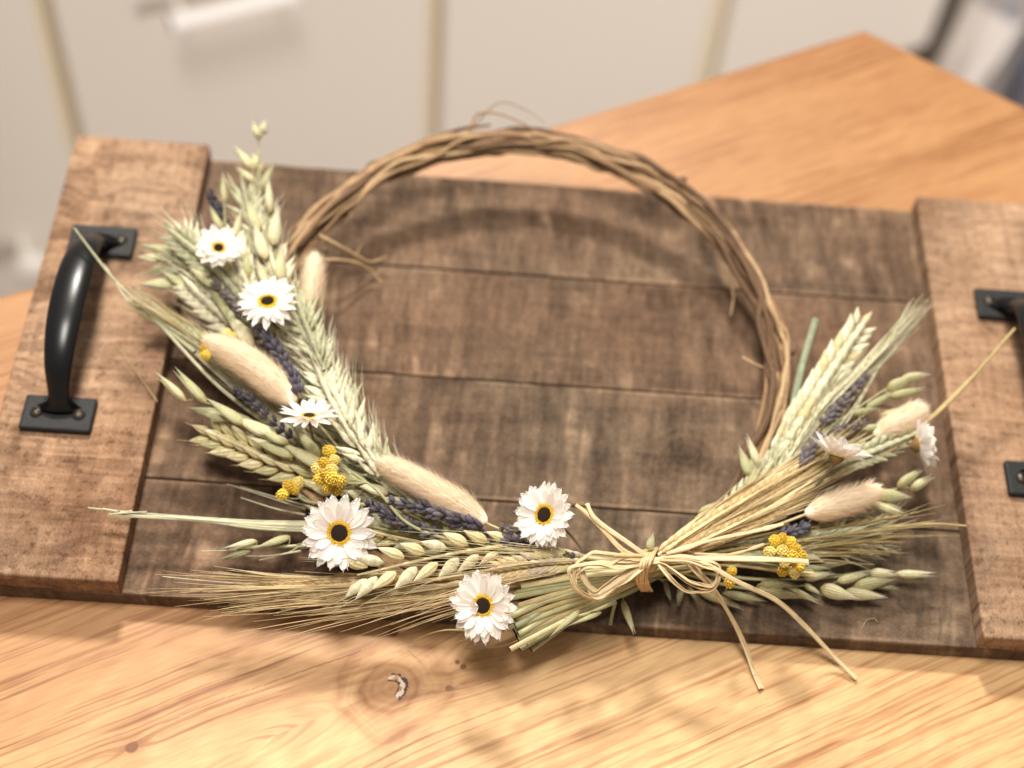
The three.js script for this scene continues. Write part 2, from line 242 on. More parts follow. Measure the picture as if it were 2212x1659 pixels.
{
  const plankMat = phys([1, 1, 1], 0.85, { specularIntensity: 0.4, map: plankTex, bumpMap: plankBump, bumpScale: 0.0005, side: THREE.FrontSide }), boardMat = phys([1, 1, 1], 0.8, { specularIntensity: 0.5, map: boardTex, bumpMap: boardBump, bumpScale: 0.0005, side: THREE.FrontSide });
  for (let k = 0; k < 4; k++) {
    const a = seamsZ[k] + (k ? 0.0004 : 0), b = seamsZ[k + 1] - (k < 3 ? 0.0004 : 0), g = new RoundedBoxGeometry(2 * X1 - 0.001, PT, b - a, 4, 0.0009), p = g.attributes.position, n = g.attributes.normal, uv = g.attributes.uv;
    g.translate(0, PT / 2 - [0, 0.0002, 0, 0.0001][k], (a + b) / 2);
    for (let q = 0; q < p.count; q++) uv.setXY(q, (p.getX(q) + X1) / (2 * X1), (p.getZ(q) - Z0 + (Math.abs(n.getZ(q)) > 0.7 ? (p.getY(q) - PT) * 1 * Math.sign(n.getZ(q)) : 0)) / (Z1 - Z0));
    mesh('plank', g, plankMat, tray);
  }
  for (const s of [-1, 1]) {
    const xa = s < 0 ? -X1 : W / 2, xb = s < 0 ? -W / 2 : X1, g = new RoundedBoxGeometry(xb - xa, BT, Z1 - Z0 + 0.001, 4, 0.0011).translate((xa + xb) / 2, PT + BT / 2 + 0.0003, (Z0 + Z1) / 2), p = g.attributes.position, n = g.attributes.normal, uv = g.attributes.uv;
    for (let q = 0; q < p.count; q++) uv.setXY(q, (s < 0 ? 0.002 : 0.502) + 0.495 * (p.getX(q) - xa) / (xb - xa), (p.getZ(q) - Z0 + (Math.abs(n.getZ(q)) > 0.7 ? p.getY(q) - PT - BT : 0)) / (Z1 - Z0));
    mesh('end_board', g, boardMat, tray, s < 0 ? 'pale brown end board on the left, its saw marks running across' : 'pale brown end board on the right, cut by the picture edge');
  }
  const iron = phys([0.006, 0.006, 0.006], 0.28, { specularIntensity: 0.7, side: THREE.FrontSide }), satin = phys([0.009, 0.009, 0.009], 0.5, { side: THREE.FrontSide, specularIntensity: 0.8, bumpMap: boardBump, bumpScale: 0.00012 }), screwMat = std([0.10, 0.085, 0.065], 0.38, { metalness: 0.85 });
  const ev = new Evaluator(), head = new Brush(new THREE.SphereGeometry(0.0042, 28, 14, 0, Math.PI * 2, 0, 0.78).translate(0, -0.0030, 0)); ev.attributes = ['position', 'normal', 'uv'];
  let sg = new Brush(merge([new THREE.CylinderGeometry(0.0026, 0.0030, 0.0009, 28).translate(0, 0.00045, 0), new THREE.SphereGeometry(0.0034, 28, 10, 0, Math.PI * 2, 0, 0.86).translate(0, -0.0013, 0)]));
  for (const r of [0, Math.PI / 2]) { const c = new Brush(new THREE.BoxGeometry(0.0030, 0.0022, 0.0007).rotateY(r + 0.5).translate(0, 0.0021, 0)); c.updateMatrixWorld(); sg.updateMatrixWorld(); sg = ev.evaluate(sg, c, SUBTRACTION); }
  const screwGeo = sg.geometry;
  const top = PT + BT + 0.0003;
  for (const s of [-1, 1]) {
    const cx = s < 0 ? -0.2202 : 0.2160, plates = [], zs = [0.0440, -0.0553];
    for (const z of zs) plates.push(new RoundedBoxGeometry(0.0312, 0.0036, 0.0180, 4, 0.0014).translate(cx, top + 0.0016, z));
    const grip = sweep([V3(cx, top + 0.0030, 0.0405), V3(cx, top + 0.0085, 0.0372), V3(cx, top + 0.0190, 0.0300), V3(cx, top + 0.0265, 0.0150), V3(cx, top + 0.0290, -0.006), V3(cx, top + 0.0265, -0.026), V3(cx, top + 0.0190, -0.0410), V3(cx, top + 0.0085, -0.0485), V3(cx, top + 0.0030, -0.0518)],
      64, 24, (t) => 0.0042 + 0.0037 * Math.sin(Math.PI * t) ** 2 + 0.006 * Math.exp(-t * 32) + 0.006 * Math.exp(-(1 - t) * 32), (t) => 0.0030 + 0.0004 * Math.sin(Math.PI * t) + 0.003 * Math.exp(-t * 30) + 0.003 * Math.exp(-(1 - t) * 30), null);
    const h = mesh('handle', grip, iron, tray, s < 0 ? 'black iron pull handle on the left end board, seen whole' : 'black iron pull handle on the right end board, cut by the frame');
    for (const p of plates) mesh('mounting_plate', p, satin, h);
    for (const z of zs) for (const e of [-1, 1]) { const m = mesh('screw', screwGeo, screwMat, h); m.position.set(cx + e * 0.0092, top + 0.0034, z + (z > 0 ? 0.0005 : -0.0005)); m.rotation.y = 0.6 * e + z * 20; }
  }
  finish(tray);
}

// ---------------------------------------------------------------- the wreath
const wreath = group('dried_flower_wreath'); tag(wreath, 'dried flower wreath of white daisies, grain ears and lavender on a twig ring', 'wreath');
const streak = texture(256, 64, (i, j, o) => { const s = 0.80 + 0.20 * noise(i * 3, j * 20) + 0.08 * (noise(i * 60, j * 30) - 0.5) - 0.18 * sstep(0.68, 0.9, noise(i * 7 + 3, j * 34)); o[0] = o[1] = o[2] = 255 * s; o[2] -= 6; o[3] = s; }, THREE.RepeatWrapping);
const huskT = texture(128, 128, (i, j, o) => { const r = 0.5 + 0.5 * Math.cos(i * Math.PI * 2 * 9 + 0.8 * noise(i * 5, j * 4)), e = 0.80 + 0.17 * r + 0.12 * (noise(i * 20, j * 20) - 0.5), tip = sstep(0.55, 1, j), bs = sstep(0.25, 0, j); o[0] = 255 * Math.min(1, e + 0.12 * tip + 0.05 * bs); o[1] = 255 * Math.min(1, e + 0.09 * tip); o[2] = 255 * Math.min(1, e * 0.96 + 0.22 * tip - 0.06 * bs); o[3] = r; }, THREE.RepeatWrapping);
const stk = (s) => { const t = streak[0].clone(); t.repeat.set(s, 1); t.needsUpdate = true; return t; };
const sMap = stk(25);
const straw = (r, g, b, rough = 0.62) => std(lin(r, g, b), rough, { map: sMap });
const M = {
  green: [straw(184, 180, 134), straw(168, 166, 120), straw(200, 194, 148)], straw: [straw(214, 192, 140), straw(200, 176, 122), straw(224, 206, 158)],
  pale: [straw(227, 219, 186), straw(209, 205, 172), straw(238, 230, 202), straw(192, 190, 156)], gold: [straw(240, 213, 164), straw(226, 198, 150), straw(247, 226, 184)],
  raffia: straw(232, 200, 150, 0.55), raffiaPale: straw(242, 216, 172, 0.55),
  husk: [[240, 232, 188], [226, 221, 172], [247, 239, 202], [212, 208, 160]].map((c) => phys(lin(...c), 0.5, { map: huskT[0], bumpMap: huskT[1], bumpScale: 0.0002, transmission: 0.2 })),
  grain: [[232, 216, 166], [220, 202, 148], [240, 226, 180], [210, 200, 152]].map((c) => std(lin(...c), 0.5, { map: huskT[0], bumpMap: huskT[1], bumpScale: 0.0001 })),
  vine: [[160, 124, 90], [204, 170, 128], [112, 82, 56], [136, 102, 72], [186, 150, 112]].map((c) => std(lin(...c), 0.75, { map: stk(60), bumpMap: streak[1], bumpScale: 0.0004 })),
  petal: [[250, 245, 239], [245, 238, 232], [252, 248, 240]].map((c) => phys(lin(...c), 0.6, { transmission: 0.42 })),
  discDark: std(lin(46, 26, 14), 0.8), discYellow: std(lin(226, 186, 34), 0.65), calyx: std(lin(118, 88, 48), 0.8),
  bud: [[82, 77, 88], [93, 87, 100], [62, 56, 63], [104, 95, 96]].map((c) => std(lin(...c), 0.75)),
  bunny: std(lin(238, 213, 182), 0.95), fur: [std(lin(250, 233, 205), 0.6), std(lin(245, 220, 186), 0.6)],
  yellow: [[228, 198, 76], [206, 170, 58], [234, 214, 132]].map((c) => std(lin(...c), 0.6)), wire: std([0.35, 0.34, 0.32], 0.35, { metalness: 1 }), brownStem: straw(120, 100, 72),
};
const pick = (a) => a[Math.floor(rnd() * a.length)];
const wig = (pts, amp) => pts.map((p, k) => (k && k < pts.length - 1 ? p.clone().add(V3(rr(-amp, amp), rr(-amp, amp) * 0.6, rr(-amp, amp))) : p.clone()));
const curveOf = (pts) => (pts.length === 2 ? new THREE.LineCurve3(pts[0], pts[1]) : new THREE.CatmullRomCurve3(pts, false, 'centripetal'));

// ---- the twig ring
const RC = V3(-0.0188, 0, -0.0040), RR = 0.1178, RK = 0.10, ringY = (z) => 0.0290 - RK * z;
function ringPoint(th, off, ph) {
  const c = Math.cos(th), s = Math.sin(th), x = RC.x + (RR + off * Math.cos(ph)) * c, z = RC.z + (RR + off * Math.cos(ph)) * s; return V3(x, ringY(z) + off * Math.sin(ph), z);
}
function vine(n, tw, rad, th0, th1, offset, ph0, seed) {
  const pts = []; for (let k = 0; k <= n; k++) { const t = k / n, th = th0 + (th1 - th0) * t; pts.push(ringPoint(th, Math.max(0, offset * (0.75 + 0.7 * (noise(k * 0.45 + seed, seed) - 0.2))) , ph0 + tw * (th - th0) + 1.6 * (noise(k * 0.3 + seed * 3, 5) - 0.5)).add(V3(noise(k * 0.7, seed) - 0.5, noise(k * 0.7, seed + 5) - 0.5, noise(k * 0.7, seed + 9) - 0.5).multiplyScalar(0.0028))); }
  return sweep(new THREE.CatmullRomCurve3(pts, false, 'centripetal'), n * 4, 8, (t) => rad * (0.72 + 0.5 * noise(t * n * 0.9 + seed, 2) + 0.22 * noise(t * n * 3, seed) + 0.9 * sstep(0.84, 0.96, noise(t * n * 0.6, seed))) * Math.min(1, 0.35 + 12 * t, 0.35 + 12 * (1 - t)));
}
{
  let first = null;
  for (let k = 0; k < 26; k++) {
    const th0 = rr(0, 6.28), span = 6.28 * rr(0.75, 1.05), g = vine(72, rr(0.5, 1.5) * (k % 4 ? 1 : -1), rr(0.0006, 0.0015), th0, th0 + span, k < 3 ? 0.0012 : rr(0.0022, 0.0054), k * 0.9, k * 13.7 + 3);
    if (!first) first = mesh('twig_ring', g, M.vine[3], wreath, 'ring twisted from brown vine twigs'); else mesh('twig', g, M.vine[k % 5], first);
  }
  const tendril = (list, r, m) => mesh('tendril', sweep(path(list), 40, 6, (t) => r * (1 - 0.6 * t)), m, first);
  tendril([[688, 508, 0.036], [730, 530, 0.032], [770, 552, 0.024], [800, 566, 0.018], [822, 560, 0.016], [838, 556, 0.018]], 0.0011, M.vine[1]);
  tendril([[770, 552, 0.024], [782, 530, 0.022], [800, 528, 0.020]], 0.0006, M.vine[0]);
  tendril([[690, 562, 0.034], [735, 562, 0.030], [780, 572, 0.022], [806, 590, 0.016], [826, 614, 0.0125]], 0.0010, M.vine[1]);
  tendril([[1560, 570, 0.030], [1578, 606, 0.026], [1584, 640, 0.022], [1578, 682, 0.020]], 0.0009, M.vine[1]);
  tendril([[1604, 772, 0.024], [1630, 786, 0.026], [1660, 798, 0.028]], 0.0008, M.vine[1]);
  tendril([[1010, 296, 0.045], [1030, 248, 0.050], [1070, 244, 0.054], [1120, 262, 0.052], [1160, 284, 0.046]], 0.0008, M.vine[4]);
  tendril([[1020, 275, 0.046], [1080, 222, 0.054], [1140, 240, 0.052], [1180, 268, 0.050]], 0.0005, M.vine[4]);
  tendril([[955, 292, 0.044], [1000, 278, 0.047], [1060, 270, 0.048]], 0.0013, M.vine[2]);
  const knot = (px, py, h, r) => { const p = at(px, py, h); mesh('knot', new THREE.IcosahedronGeometry(r, 3).scale(1.2, 0.8, 1).translate(p.x, p.y, p.z), M.vine[2], first); };
  knot(1468, 394, 0.041, 0.0026); knot(1475, 388, 0.041, 0.0018); knot(742, 462, 0.032, 0.0022); knot(1158, 318, 0.039, 0.0024); knot(700, 540, 0.034, 0.002); knot(1708, 760, 0.030, 0.002); knot(1640, 640, 0.034, 0.0018);
}

// ---- stems
const stemParts = { stem: [] };
function stem(list, r, mat, opt = {}) {
  const g = sweep(wig(path(list), opt.wig ?? 0.0006), opt.seg ?? 24, opt.rad ?? 8, (t) => r * (1 - (opt.taper ?? 0.25) * t) * (opt.nodes ? 1 + 0.35 * Math.exp(-((t - 0.45) ** 2) * 3000) : 1));
  return mesh('stem', g, mat, wreath);
}
// thick stem ends below the bow, cut at the lower left
for (let k = 0; k < 15; k++) {
  const f = k / 14, x1 = 1085 + 60 * f + rr(-10, 14), y1 = 1330 + 85 * f + rr(-12, 6), lift = 0.027 - 0.012 * f + rr(-0.002, 0.003);
  stem([[1500 + rr(-20, 30), 1180 + 20 * f, lift + 0.006], [1396, 1228 + 26 * f, lift + 0.003], [1250, 1265 + 66 * f + rr(-6, 6), lift], [x1, y1, lift - 0.002]], rr(0.0009, 0.0021), pick([...M.green, straw(160, 160, 124), straw(176, 178, 142)]), { seg: 20, taper: -0.1, wig: 0.0009, nodes: k % 3 === 0 });
}
for (let k = 0; k < 12; k++) {   // upper layer of the cut stems, thinner, straw coloured among green
  const y1 = 1268 + k * 12 + rr(-5, 5), x1 = 1090 + rr(-20, 50), lift = 0.036 - 0.0012 * k;
  stem([[1440, 1195 + rr(-5, 10), lift + 0.004], [1385, 1228 + k * 3, lift + 0.002], [1260, 1245 + k * 7, lift], [x1, y1, lift - 0.004]], rr(0.0007, 0.0013), pick(k % 3 ? M.green : M.straw), { seg: 18, taper: -0.05 });
}
stem([[1250, 1325, 0.030], [1180, 1365, 0.028], [1102, 1403, 0.026]], 0.0009, M.straw[2], { taper: -0.3 });
// stems that carry the left spray, running from the bow along the ring
for (let k = 0; k < 46; k++) {
  const f = k / 45, o = 70 * f, q = rr(-8, 8), lift = rr(0.016, 0.034);
  const end = rnd() < 0.5 ? [[760 - 90 * f, 960 + 40 * f, lift], [690 - 130 * f, 850 + 20 * f, lift + 0.004]] : [[860 - 140 * f, 1075 + 70 * f, lift]];
  stem([[1420, 1206 + o * 0.4, lift + 0.003], [1300, 1212 + o * 0.55 + q, lift + 0.002], [1150, 1185 + o + q, lift], [1000, 1138 + o + q, lift], ...end], rr(0.0006, 0.0012), pick(rnd() < 0.6 ? M.green : M.straw), { seg: 30, rad: 6 });
}
// stems of the right spray
for (let k = 0; k < 36; k++) {
  const f = k / 35, q = rr(-7, 7), lift = rr(0.018, 0.036);
  const x1 = 1650 + 110 * f, y1 = 1020 + 225 * f;
  stem([[1395, 1200 + 35 * f, lift + 0.002], [1470, 1168 + 62 * f + q, lift + 0.002], [1560, 1105 + 110 * f + q, lift], [x1, y1, lift - 0.002]], rr(0.0006, 0.0013), pick(f < 0.3 ? M.green : rnd() < 0.6 ? M.straw : M.green), { seg: 22, rad: 6 });
}
for (let k = 0; k < 7; k++) stem([[1418, 1196 + 3 * k, 0.034], [1500, 1140 + 4 * k, 0.035], [1580, 1085 + 5 * k, 0.034], [1612, 1066 + 5 * k, 0.033]], 0.0012, M.green[k % 3], { seg: 16 });

// ---- grain ears
function grainGeo(seed, plump) {   // +Y, length 1, across 1
  const r = rngOf(seed), tw = r() * 0.4 - 0.2;
  return sheet(14, 9, (a, b) => { const f = a * Math.PI * 2, w = Math.pow(Math.sin(Math.PI * Math.min(1, 0.03 + b * 0.97)), plump ? 0.75 : 0.9) * (1 - 0.66 * b) * 1.12 + 0.012 * (1 - b); return V3(Math.cos(f + tw * b) * w * 0.5 + 0.05 * b * b, b, Math.sin(f + tw * b) * w * 0.42 * (1 + 0.12 * Math.cos(f * 5)) + 0.12 * b * b); });
}
const grainGeos = [grainGeo(1, true), grainGeo(2, true), grainGeo(3, true)], thinGeos = [grainGeo(4, false), grainGeo(5, false)];
const awnGeo = (p, dir, len, bend, r) => sweep([p, p.clone().addScaledVector(dir, len * 0.5).addScaledVector(bend, len * 0.05), p.clone().addScaledVector(dir, len).addScaledVector(bend, len * 0.22)], 6, 3, (t) => r * (1 - 0.85 * t), null, null, false);
/* list: base to tip; o: n, L (grain length), Wd, ang, awn, split (grains as single meshes), mats, r (stem) */
function ear(name, list, o, label) {
  const pts = path(list), c = curveOf(pts), mats = o.mats, stemG = [sweep(c, 24, 6, (t) => (o.r ?? 0.0009) * (1 - 0.5 * t))];
  const root = mesh(name, merge(stemG), pick(o.stemMats ?? mats), wreath, label), grains = [], awns = [], t0 = o.from ?? 0, n = o.n, P = V3(), T = V3();
  for (let i = 0; i < n; i++) for (const row of o.rows ?? [0, 1, 2]) {
    if (o.skip && rnd() < o.skip) continue;
    const t = t0 + (1 - t0) * (i + (row === 2 ? 0.5 : 0.0)) / n * 0.97; c.getPoint(t, P); c.getTangent(t, T);
    const view = toCam(P), side = V3().crossVectors(T, view).normalize(), nrm = V3().crossVectors(side, T).normalize();
    const taper = 1 - 0.35 * sstep(0.72, 1, i / n) - 0.20 * sstep(0.18, 0, i / n), s = row === 0 ? 1 : row === 1 ? -1 : 0, ang = (o.ang ?? 0.45) * rr(1 - (o.loose ?? 0.2), 1 + (o.loose ?? 0.2));
    const stag = row === 1 ? 0.5 : 0; c.getPoint(Math.min(1, t + stag * (1 - t0) / n), P);
    const d = T.clone().addScaledVector(side, s * Math.tan(ang)).addScaledVector(nrm, (row === 2 ? 0.30 : 0.10) * rr(0.6, 1.4)).normalize();
    const at0 = P.clone().addScaledVector(side, s * o.Wd * 0.42).addScaledVector(nrm, row === 2 ? o.Wd * 0.35 : o.Wd * 0.08);
    const m4 = frame(at0, d, nrm, o.Wd * taper * rr(0.9, 1.1), o.L * taper * rr(0.92, 1.1), o.Wd * taper), g = pick(o.thin ? thinGeos : grainGeos);
    if (o.split) put('grain', g, pick(mats), m4, root); else grains.push(g.clone().applyMatrix4(m4));
    if (o.awn) { const len = o.awn * rr(0.55, 1.1) * (o.conv ? 1 : 1), ad = T.clone().multiplyScalar(o.awnFwd ?? 3.2).addScaledVector(d, 1).normalize(); if (o.aim) ad.lerp(o.aim.clone().sub(at0).normalize(), 0.75).normalize(); const tip = at0.clone().addScaledVector(d, o.L * taper * 0.95), reach = o.aim ? Math.min(len, tip.distanceTo(o.aim) * rr(0.85, 1.05)) : len;
      awns.push(awnGeo(tip, ad, reach, side.clone().multiplyScalar(s * (o.spread ?? 0.3) + rr(-0.3, 0.3)).addScaledVector(nrm, rr(-0.2, 0.4)), o.awnR ?? 0.00022)); }
  }
  if (grains.length) stuff(mesh('grains', merge(grains), pick(mats), root));
  if (awns.length) stuff(mesh('awns', merge(awns), pick(o.awnMats ?? mats), root));
  return root;
}
const WH = { L: 0.0108, Wd: 0.0054, ang: 0.46, mats: M.grain };
// the clear wheat ears in front
ear('wheat_ear', [[748, 1075, 0.030], [700, 1038, 0.031], [600, 1000, 0.031], [515, 962, 0.032], [436, 928, 0.033]], { ...WH, n: 10, L: 0.0112, Wd: 0.0060, from: 0.08, split: true, awn: 0.006, awnFwd: 1, mats: [M.grain[0], M.grain[2], M.grain[3], M.grain[0]] }, 'plump wheat ear pointing to the left end board');
ear('wheat_ear', [[1110, 1176, 0.037], [1010, 1190, 0.039], [900, 1212, 0.039], [800, 1236, 0.038], [772, 1242, 0.036]], { ...WH, L: 0.0122, Wd: 0.0060, n: 9, ang: 0.5, from: 0.04, rows: [0, 1], split: true, mats: [M.grain[2], M.grain[0], M.pale[0]], awn: 0.020, awnFwd: 2, awnMats: M.pale }, 'plump braided wheat ear to the right of the largest daisy');
ear('wheat_ear', [[1010, 1190, 0.029], [930, 1165, 0.030], [830, 1148, 0.030], [780, 1145, 0.030]], { ...WH, L: 0.0105, Wd: 0.0050, n: 8, split: true, rows: [0, 1], mats: [M.grain[3], M.pale[3], M.grain[0]], awn: 0.03, awnMats: M.pale });
ear('wheat_ear', [[1260, 1210, 0.038], [1180, 1214, 0.039], [1060, 1232, 0.038]], { ...WH, L: 0.0080, Wd: 0.0034, n: 13, split: true, mats: [straw(214, 196, 170), M.grain[0], M.gold[0]], awn: 0.05, awnMats: M.gold, rows: [0, 1, 2] });
// bearded ears along the bottom edge, their awns running to the left
const EX = { thin: true, L: 0.0095, Wd: 0.0029, ang: 0.26, awn: 0.055, awnR: 0.00042, mats: M.gold, awnMats: M.gold, awnFwd: 5, spread: 0.15 };
ear('bearded_ear', [[1230, 1228, 0.032], [1100, 1248, 0.030], [960, 1262, 0.028], [800, 1270, 0.026], [720, 1270, 0.025]], { ...EX, n: 22 }, 'long golden bearded ear lying along the front edge of the tray');
ear('bearded_ear', [[1220, 1240, 0.029], [1060, 1276, 0.026], [900, 1292, 0.025], [790, 1296, 0.024]], { ...EX, n: 20, awn: 0.060 });
ear('bearded_ear', [[1000, 1246, 0.031], [900, 1256, 0.030], [780, 1264, 0.028], [690, 1268, 0.027], [600, 1268, 0.026]], { ...EX, n: 18, awn: 0.050, mats: [M.gold[1], M.straw[0]] });
ear('bearded_ear', [[860, 1248, 0.030], [760, 1262, 0.028], [660, 1272, 0.026], [560, 1272, 0.025]], { ...EX, n: 14, awn: 0.042, awnR: 0.00026 });
// bearded ears to the far left, with awns that gather to a point
ear('bearded_ear', [[700, 1010, 0.030], [600, 900, 0.034], [500, 800, 0.038], [400, 720, 0.044], [330, 670, 0.048]], { ...EX, n: 22, mats: M.pale, awnMats: M.pale, awn: 0.050, spread: 0.05, aim: at(270, 640, 0.050) }, 'slender pale ear reaching from the bundle over the left end board');
ear('bearded_ear', [[620, 930, 0.032], [540, 830, 0.036], [450, 750, 0.042], [370, 700, 0.046]], { ...EX, n: 16, mats: M.pale, awnMats: M.straw, awn: 0.045, spread: 0.05, aim: at(280, 650, 0.05) });
stem([[420, 760, 0.043], [330, 685, 0.048], [250, 610, 0.052], [200, 545, 0.056], [160, 492, 0.060]], 0.0010, M.pale[3], { taper: 0.6 });
stem([[440, 750, 0.043], [340, 672, 0.049], [290, 660, 0.050], [225, 570, 0.054]], 0.0007, M.pale[0], { taper: 0.7 });
stem([[640, 960, 0.034], [480, 840, 0.040], [340, 700, 0.047], [260, 620, 0.051]], 0.0010, M.pale[1], { taper: 0.5 });
for (let k = 0; k < 10; k++) stem([[660 - 8 * k, 960 - 12 * k, 0.030], [520 - 6 * k, 850 - 14 * k + rr(-8, 8), 0.037], [400 - 4 * k, 745 - 8 * k + rr(-8, 8), 0.043], [300 - 2 * k + rr(-20, 20), 660 + rr(-16, 16), 0.049]], rr(0.0003, 0.0006), pick(M.pale), { taper: 0.7, rad: 5 });
for (let k = 0; k < 5; k++) stem([[700, 1128 + k * 5, 0.026], [560, 1128 + k * 3, 0.026], [430, 1119 + k * 1.5, 0.027], [300 - 16 * k, 1108 + k, 0.028], [190 + 32 * k, 1097 + 2 * k, 0.030]], 0.0006 + 0.0002 * (k < 2), M.pale[(k + 1) % 4], { taper: 0.5, rad: 6 });
for (const [a, b] of [[[490, 1045], [660, 1100]], [[520, 1075], [660, 1112]], [[600, 1040], [680, 1090]], [[468, 1122], [640, 1128]], [[520, 1052], [690, 1100]], [[436, 1190], [640, 1178]], [[350, 1245], [560, 1262]], [[500, 1200], [650, 1190]], [[560, 1210], [660, 1170]]]) stem([[b[0], b[1], 0.026], [(a[0] + b[0]) / 2 + 8, (a[1] + b[1]) / 2 + 4, 0.024], [a[0], a[1], 0.023]], 0.0005, pick(M.pale), { taper: 0.7, rad: 5 });

// the pale bristly grass that fills the left spray
const PF = { thin: true, L: 0.0120, Wd: 0.0027, ang: 0.46, awn: 0.010, skip: 0.18, loose: 0.85, mats: M.pale, awnFwd: 1.2, awnR: 0.00026, spread: 0.6, n: 16 };
const fill = [
  [[1010, 1152, 0.030], [900, 1085, 0.035], [830, 1020, 0.038], [775, 940, 0.040]], [[930, 1100, 0.034], [820, 1000, 0.040], [760, 900, 0.043], [730, 830, 0.045]],
  [[860, 1050, 0.036], [770, 930, 0.043], [705, 820, 0.046], [672, 730, 0.049]], [[800, 980, 0.040], [720, 850, 0.047], [668, 740, 0.050], [640, 660, 0.052]],
  [[760, 920, 0.036], [690, 790, 0.042], [640, 690, 0.046], [612, 610, 0.050]], [[720, 860, 0.044], [650, 720, 0.050], [600, 600, 0.054], [580, 520, 0.056]],
  [[690, 820, 0.042], [615, 660, 0.050], [570, 540, 0.054], [562, 450, 0.056]],
  [[640, 700, 0.046], [570, 560, 0.053], [540, 470, 0.056], [528, 410, 0.060]],
  [[600, 690, 0.042], [510, 610, 0.047], [450, 560, 0.050], [385, 490, 0.053]], [[580, 680, 0.040], [490, 620, 0.044], [420, 580, 0.046], [345, 560, 0.048]],
  [[620, 760, 0.038], [540, 690, 0.042], [470, 640, 0.044], [400, 590, 0.046]], [[880, 1080, 0.028], [780, 990, 0.034], [700, 900, 0.038], [650, 820, 0.040]],
  [[900, 1110, 0.026], [820, 1060, 0.029], [740, 1000, 0.030], [690, 950, 0.032]], [[700, 800, 0.052], [660, 700, 0.055], [640, 640, 0.056]],
  [[820, 1030, 0.042], [740, 910, 0.047], [690, 810, 0.050]],
];
fill.forEach((l, k) => ear('grass_ear', l, { ...PF, n: Math.round(10 + 6 * (l.length - 2)), Wd: 0.0026 + 0.0008 * (k % 3) / 2, mats: [M.pale[k % 4], M.pale[(k + 2) % 4], M.pale[2]] }));
for (let k = 0; k < 60; k++) {   // loose fine whiskers standing out of the left spray
  const f = rnd(), x = 800 - 260 * f + rr(-20, 20), y = 1010 - 420 * f + rr(-30, 30), h = 0.036 + 0.016 * f, a = rr(-2.6, -1.2) - 0.35 * (1 - f), l = rr(50, 120);
  stem([[x, y, h], [x + Math.cos(a) * l * 0.5 + rr(-5, 5), y + Math.sin(a) * l * 0.5, h + rr(0.002, 0.008)], [x + Math.cos(a) * l, y + Math.sin(a) * l + rr(-12, 12), h + rr(0.003, 0.012)]], rr(0.0002, 0.00042), pick(M.pale), { taper: 0.75, rad: 4, seg: 8 });
}
// pale wheat at the back left
ear('wheat_ear', [[545, 735, 0.038], [500, 700, 0.041], [450, 655, 0.044], [405, 610, 0.047]], { ...WH, Wd: 0.0044, ang: 0.6, n: 10, mats: M.pale, awn: 0.012 });
ear('wheat_ear', [[560, 700, 0.046], [500, 620, 0.051], [440, 560, 0.054], [375, 505, 0.057]], { ...WH, Wd: 0.0042, n: 12, mats: M.pale });
ear('wheat_ear', [[545, 640, 0.050], [512, 560, 0.055], [500, 520, 0.056]], { ...WH, Wd: 0.0042, n: 9, mats: M.pale });

// the right spray
ear('wheat_ear', [[1640, 1050, 0.032], [1715, 930, 0.038], [1790, 810, 0.043], [1872, 688, 0.047]], { ...WH, L: 0.0120, Wd: 0.0056, ang: 0.42, n: 14, from: 0.15, mats: [M.pale[2], M.pale[0], M.straw[2]], split: true }, 'pale yellow wheat ear beside the twig ring on the right');
ear('wheat_ear', [[1560, 1110, 0.032], [1640, 1030, 0.035], [1700, 960, 0.037], [1740, 900, 0.038]], { ...WH, L: 0.0080, Wd: 0.0034, n: 15, mats: M.pale });
ear('wheat_ear', [[1680, 1070, 0.034], [1770, 1020, 0.038], [1860, 985, 0.040], [1985, 934, 0.043]], { ...WH, L: 0.0085, Wd: 0.0040, n: 18, mats: [M.pale[0], M.pale[3]] }, 'pale ear pointing right between two daisies seen from the side');
ear('bearded_ear', [[1420, 1200, 0.040], [1530, 1130, 0.042], [1640, 1065, 0.042], [1740, 1010, 0.042]], { ...EX, n: 22, Wd: 0.0034, awn: 0.040 }, 'golden bearded ear rising to the right of the bow');
ear('bearded_ear', [[1440, 1205, 0.039], [1560, 1150, 0.041], [1660, 1100, 0.041], [1720, 1060, 0.041]], { ...EX, n: 20, Wd: 0.0032, awn: 0.040, mats: [M.gold[0], M.gold[2]] });
ear('bearded_ear', [[1500, 1180, 0.036], [1600, 1120, 0.038], [1700, 1055, 0.038], [1790, 990, 0.038]], { ...EX, n: 18, awn: 0.035, mats: M.straw, awnMats: M.straw });
ear('bearded_ear', [[1640, 1130, 0.030], [1740, 930, 0.040], [1840, 830, 0.043], [1920, 745, 0.045]], { ...EX, n: 22, awn: 0.045, spread: 0.05, mats: M.pale, awnMats: [M.pale[0]], aim: at(2010, 640, 0.05) }, 'slender bearded ear reaching up to the right end board');
ear('bearded_ear', [[1500, 1200, 0.034], [1640, 1180, 0.033], [1760, 1165, 0.032], [1860, 1150, 0.032]], { ...EX, n: 18, awn: 0.040, mats: M.pale, awnMats: [M.straw[1]] });
ear('bearded_ear', [[1560, 1215, 0.030], [1680, 1190, 0.030], [1780, 1180, 0.030]], { ...EX, n: 15, awn: 0.036, mats: [M.straw[2], M.pale[1]], awnMats: [M.straw[1], M.pale[3]] });
ear('grass_ear', [[1740, 1180, 0.028], [1830, 1165, 0.028], [1920, 1140, 0.028]], { ...PF, n: 14, mats: [M.pale[3], M.pale[1]] });
ear('grass_ear', [[1700, 1195, 0.030], [1790, 1165, 0.031], [1850, 1158, 0.031]], { ...PF, n: 12 });
ear('grass_ear', [[1600, 1080, 0.036], [1700, 1000, 0.037], [1780, 960, 0.037]], { ...PF, n: 14, awn: 0.02 });
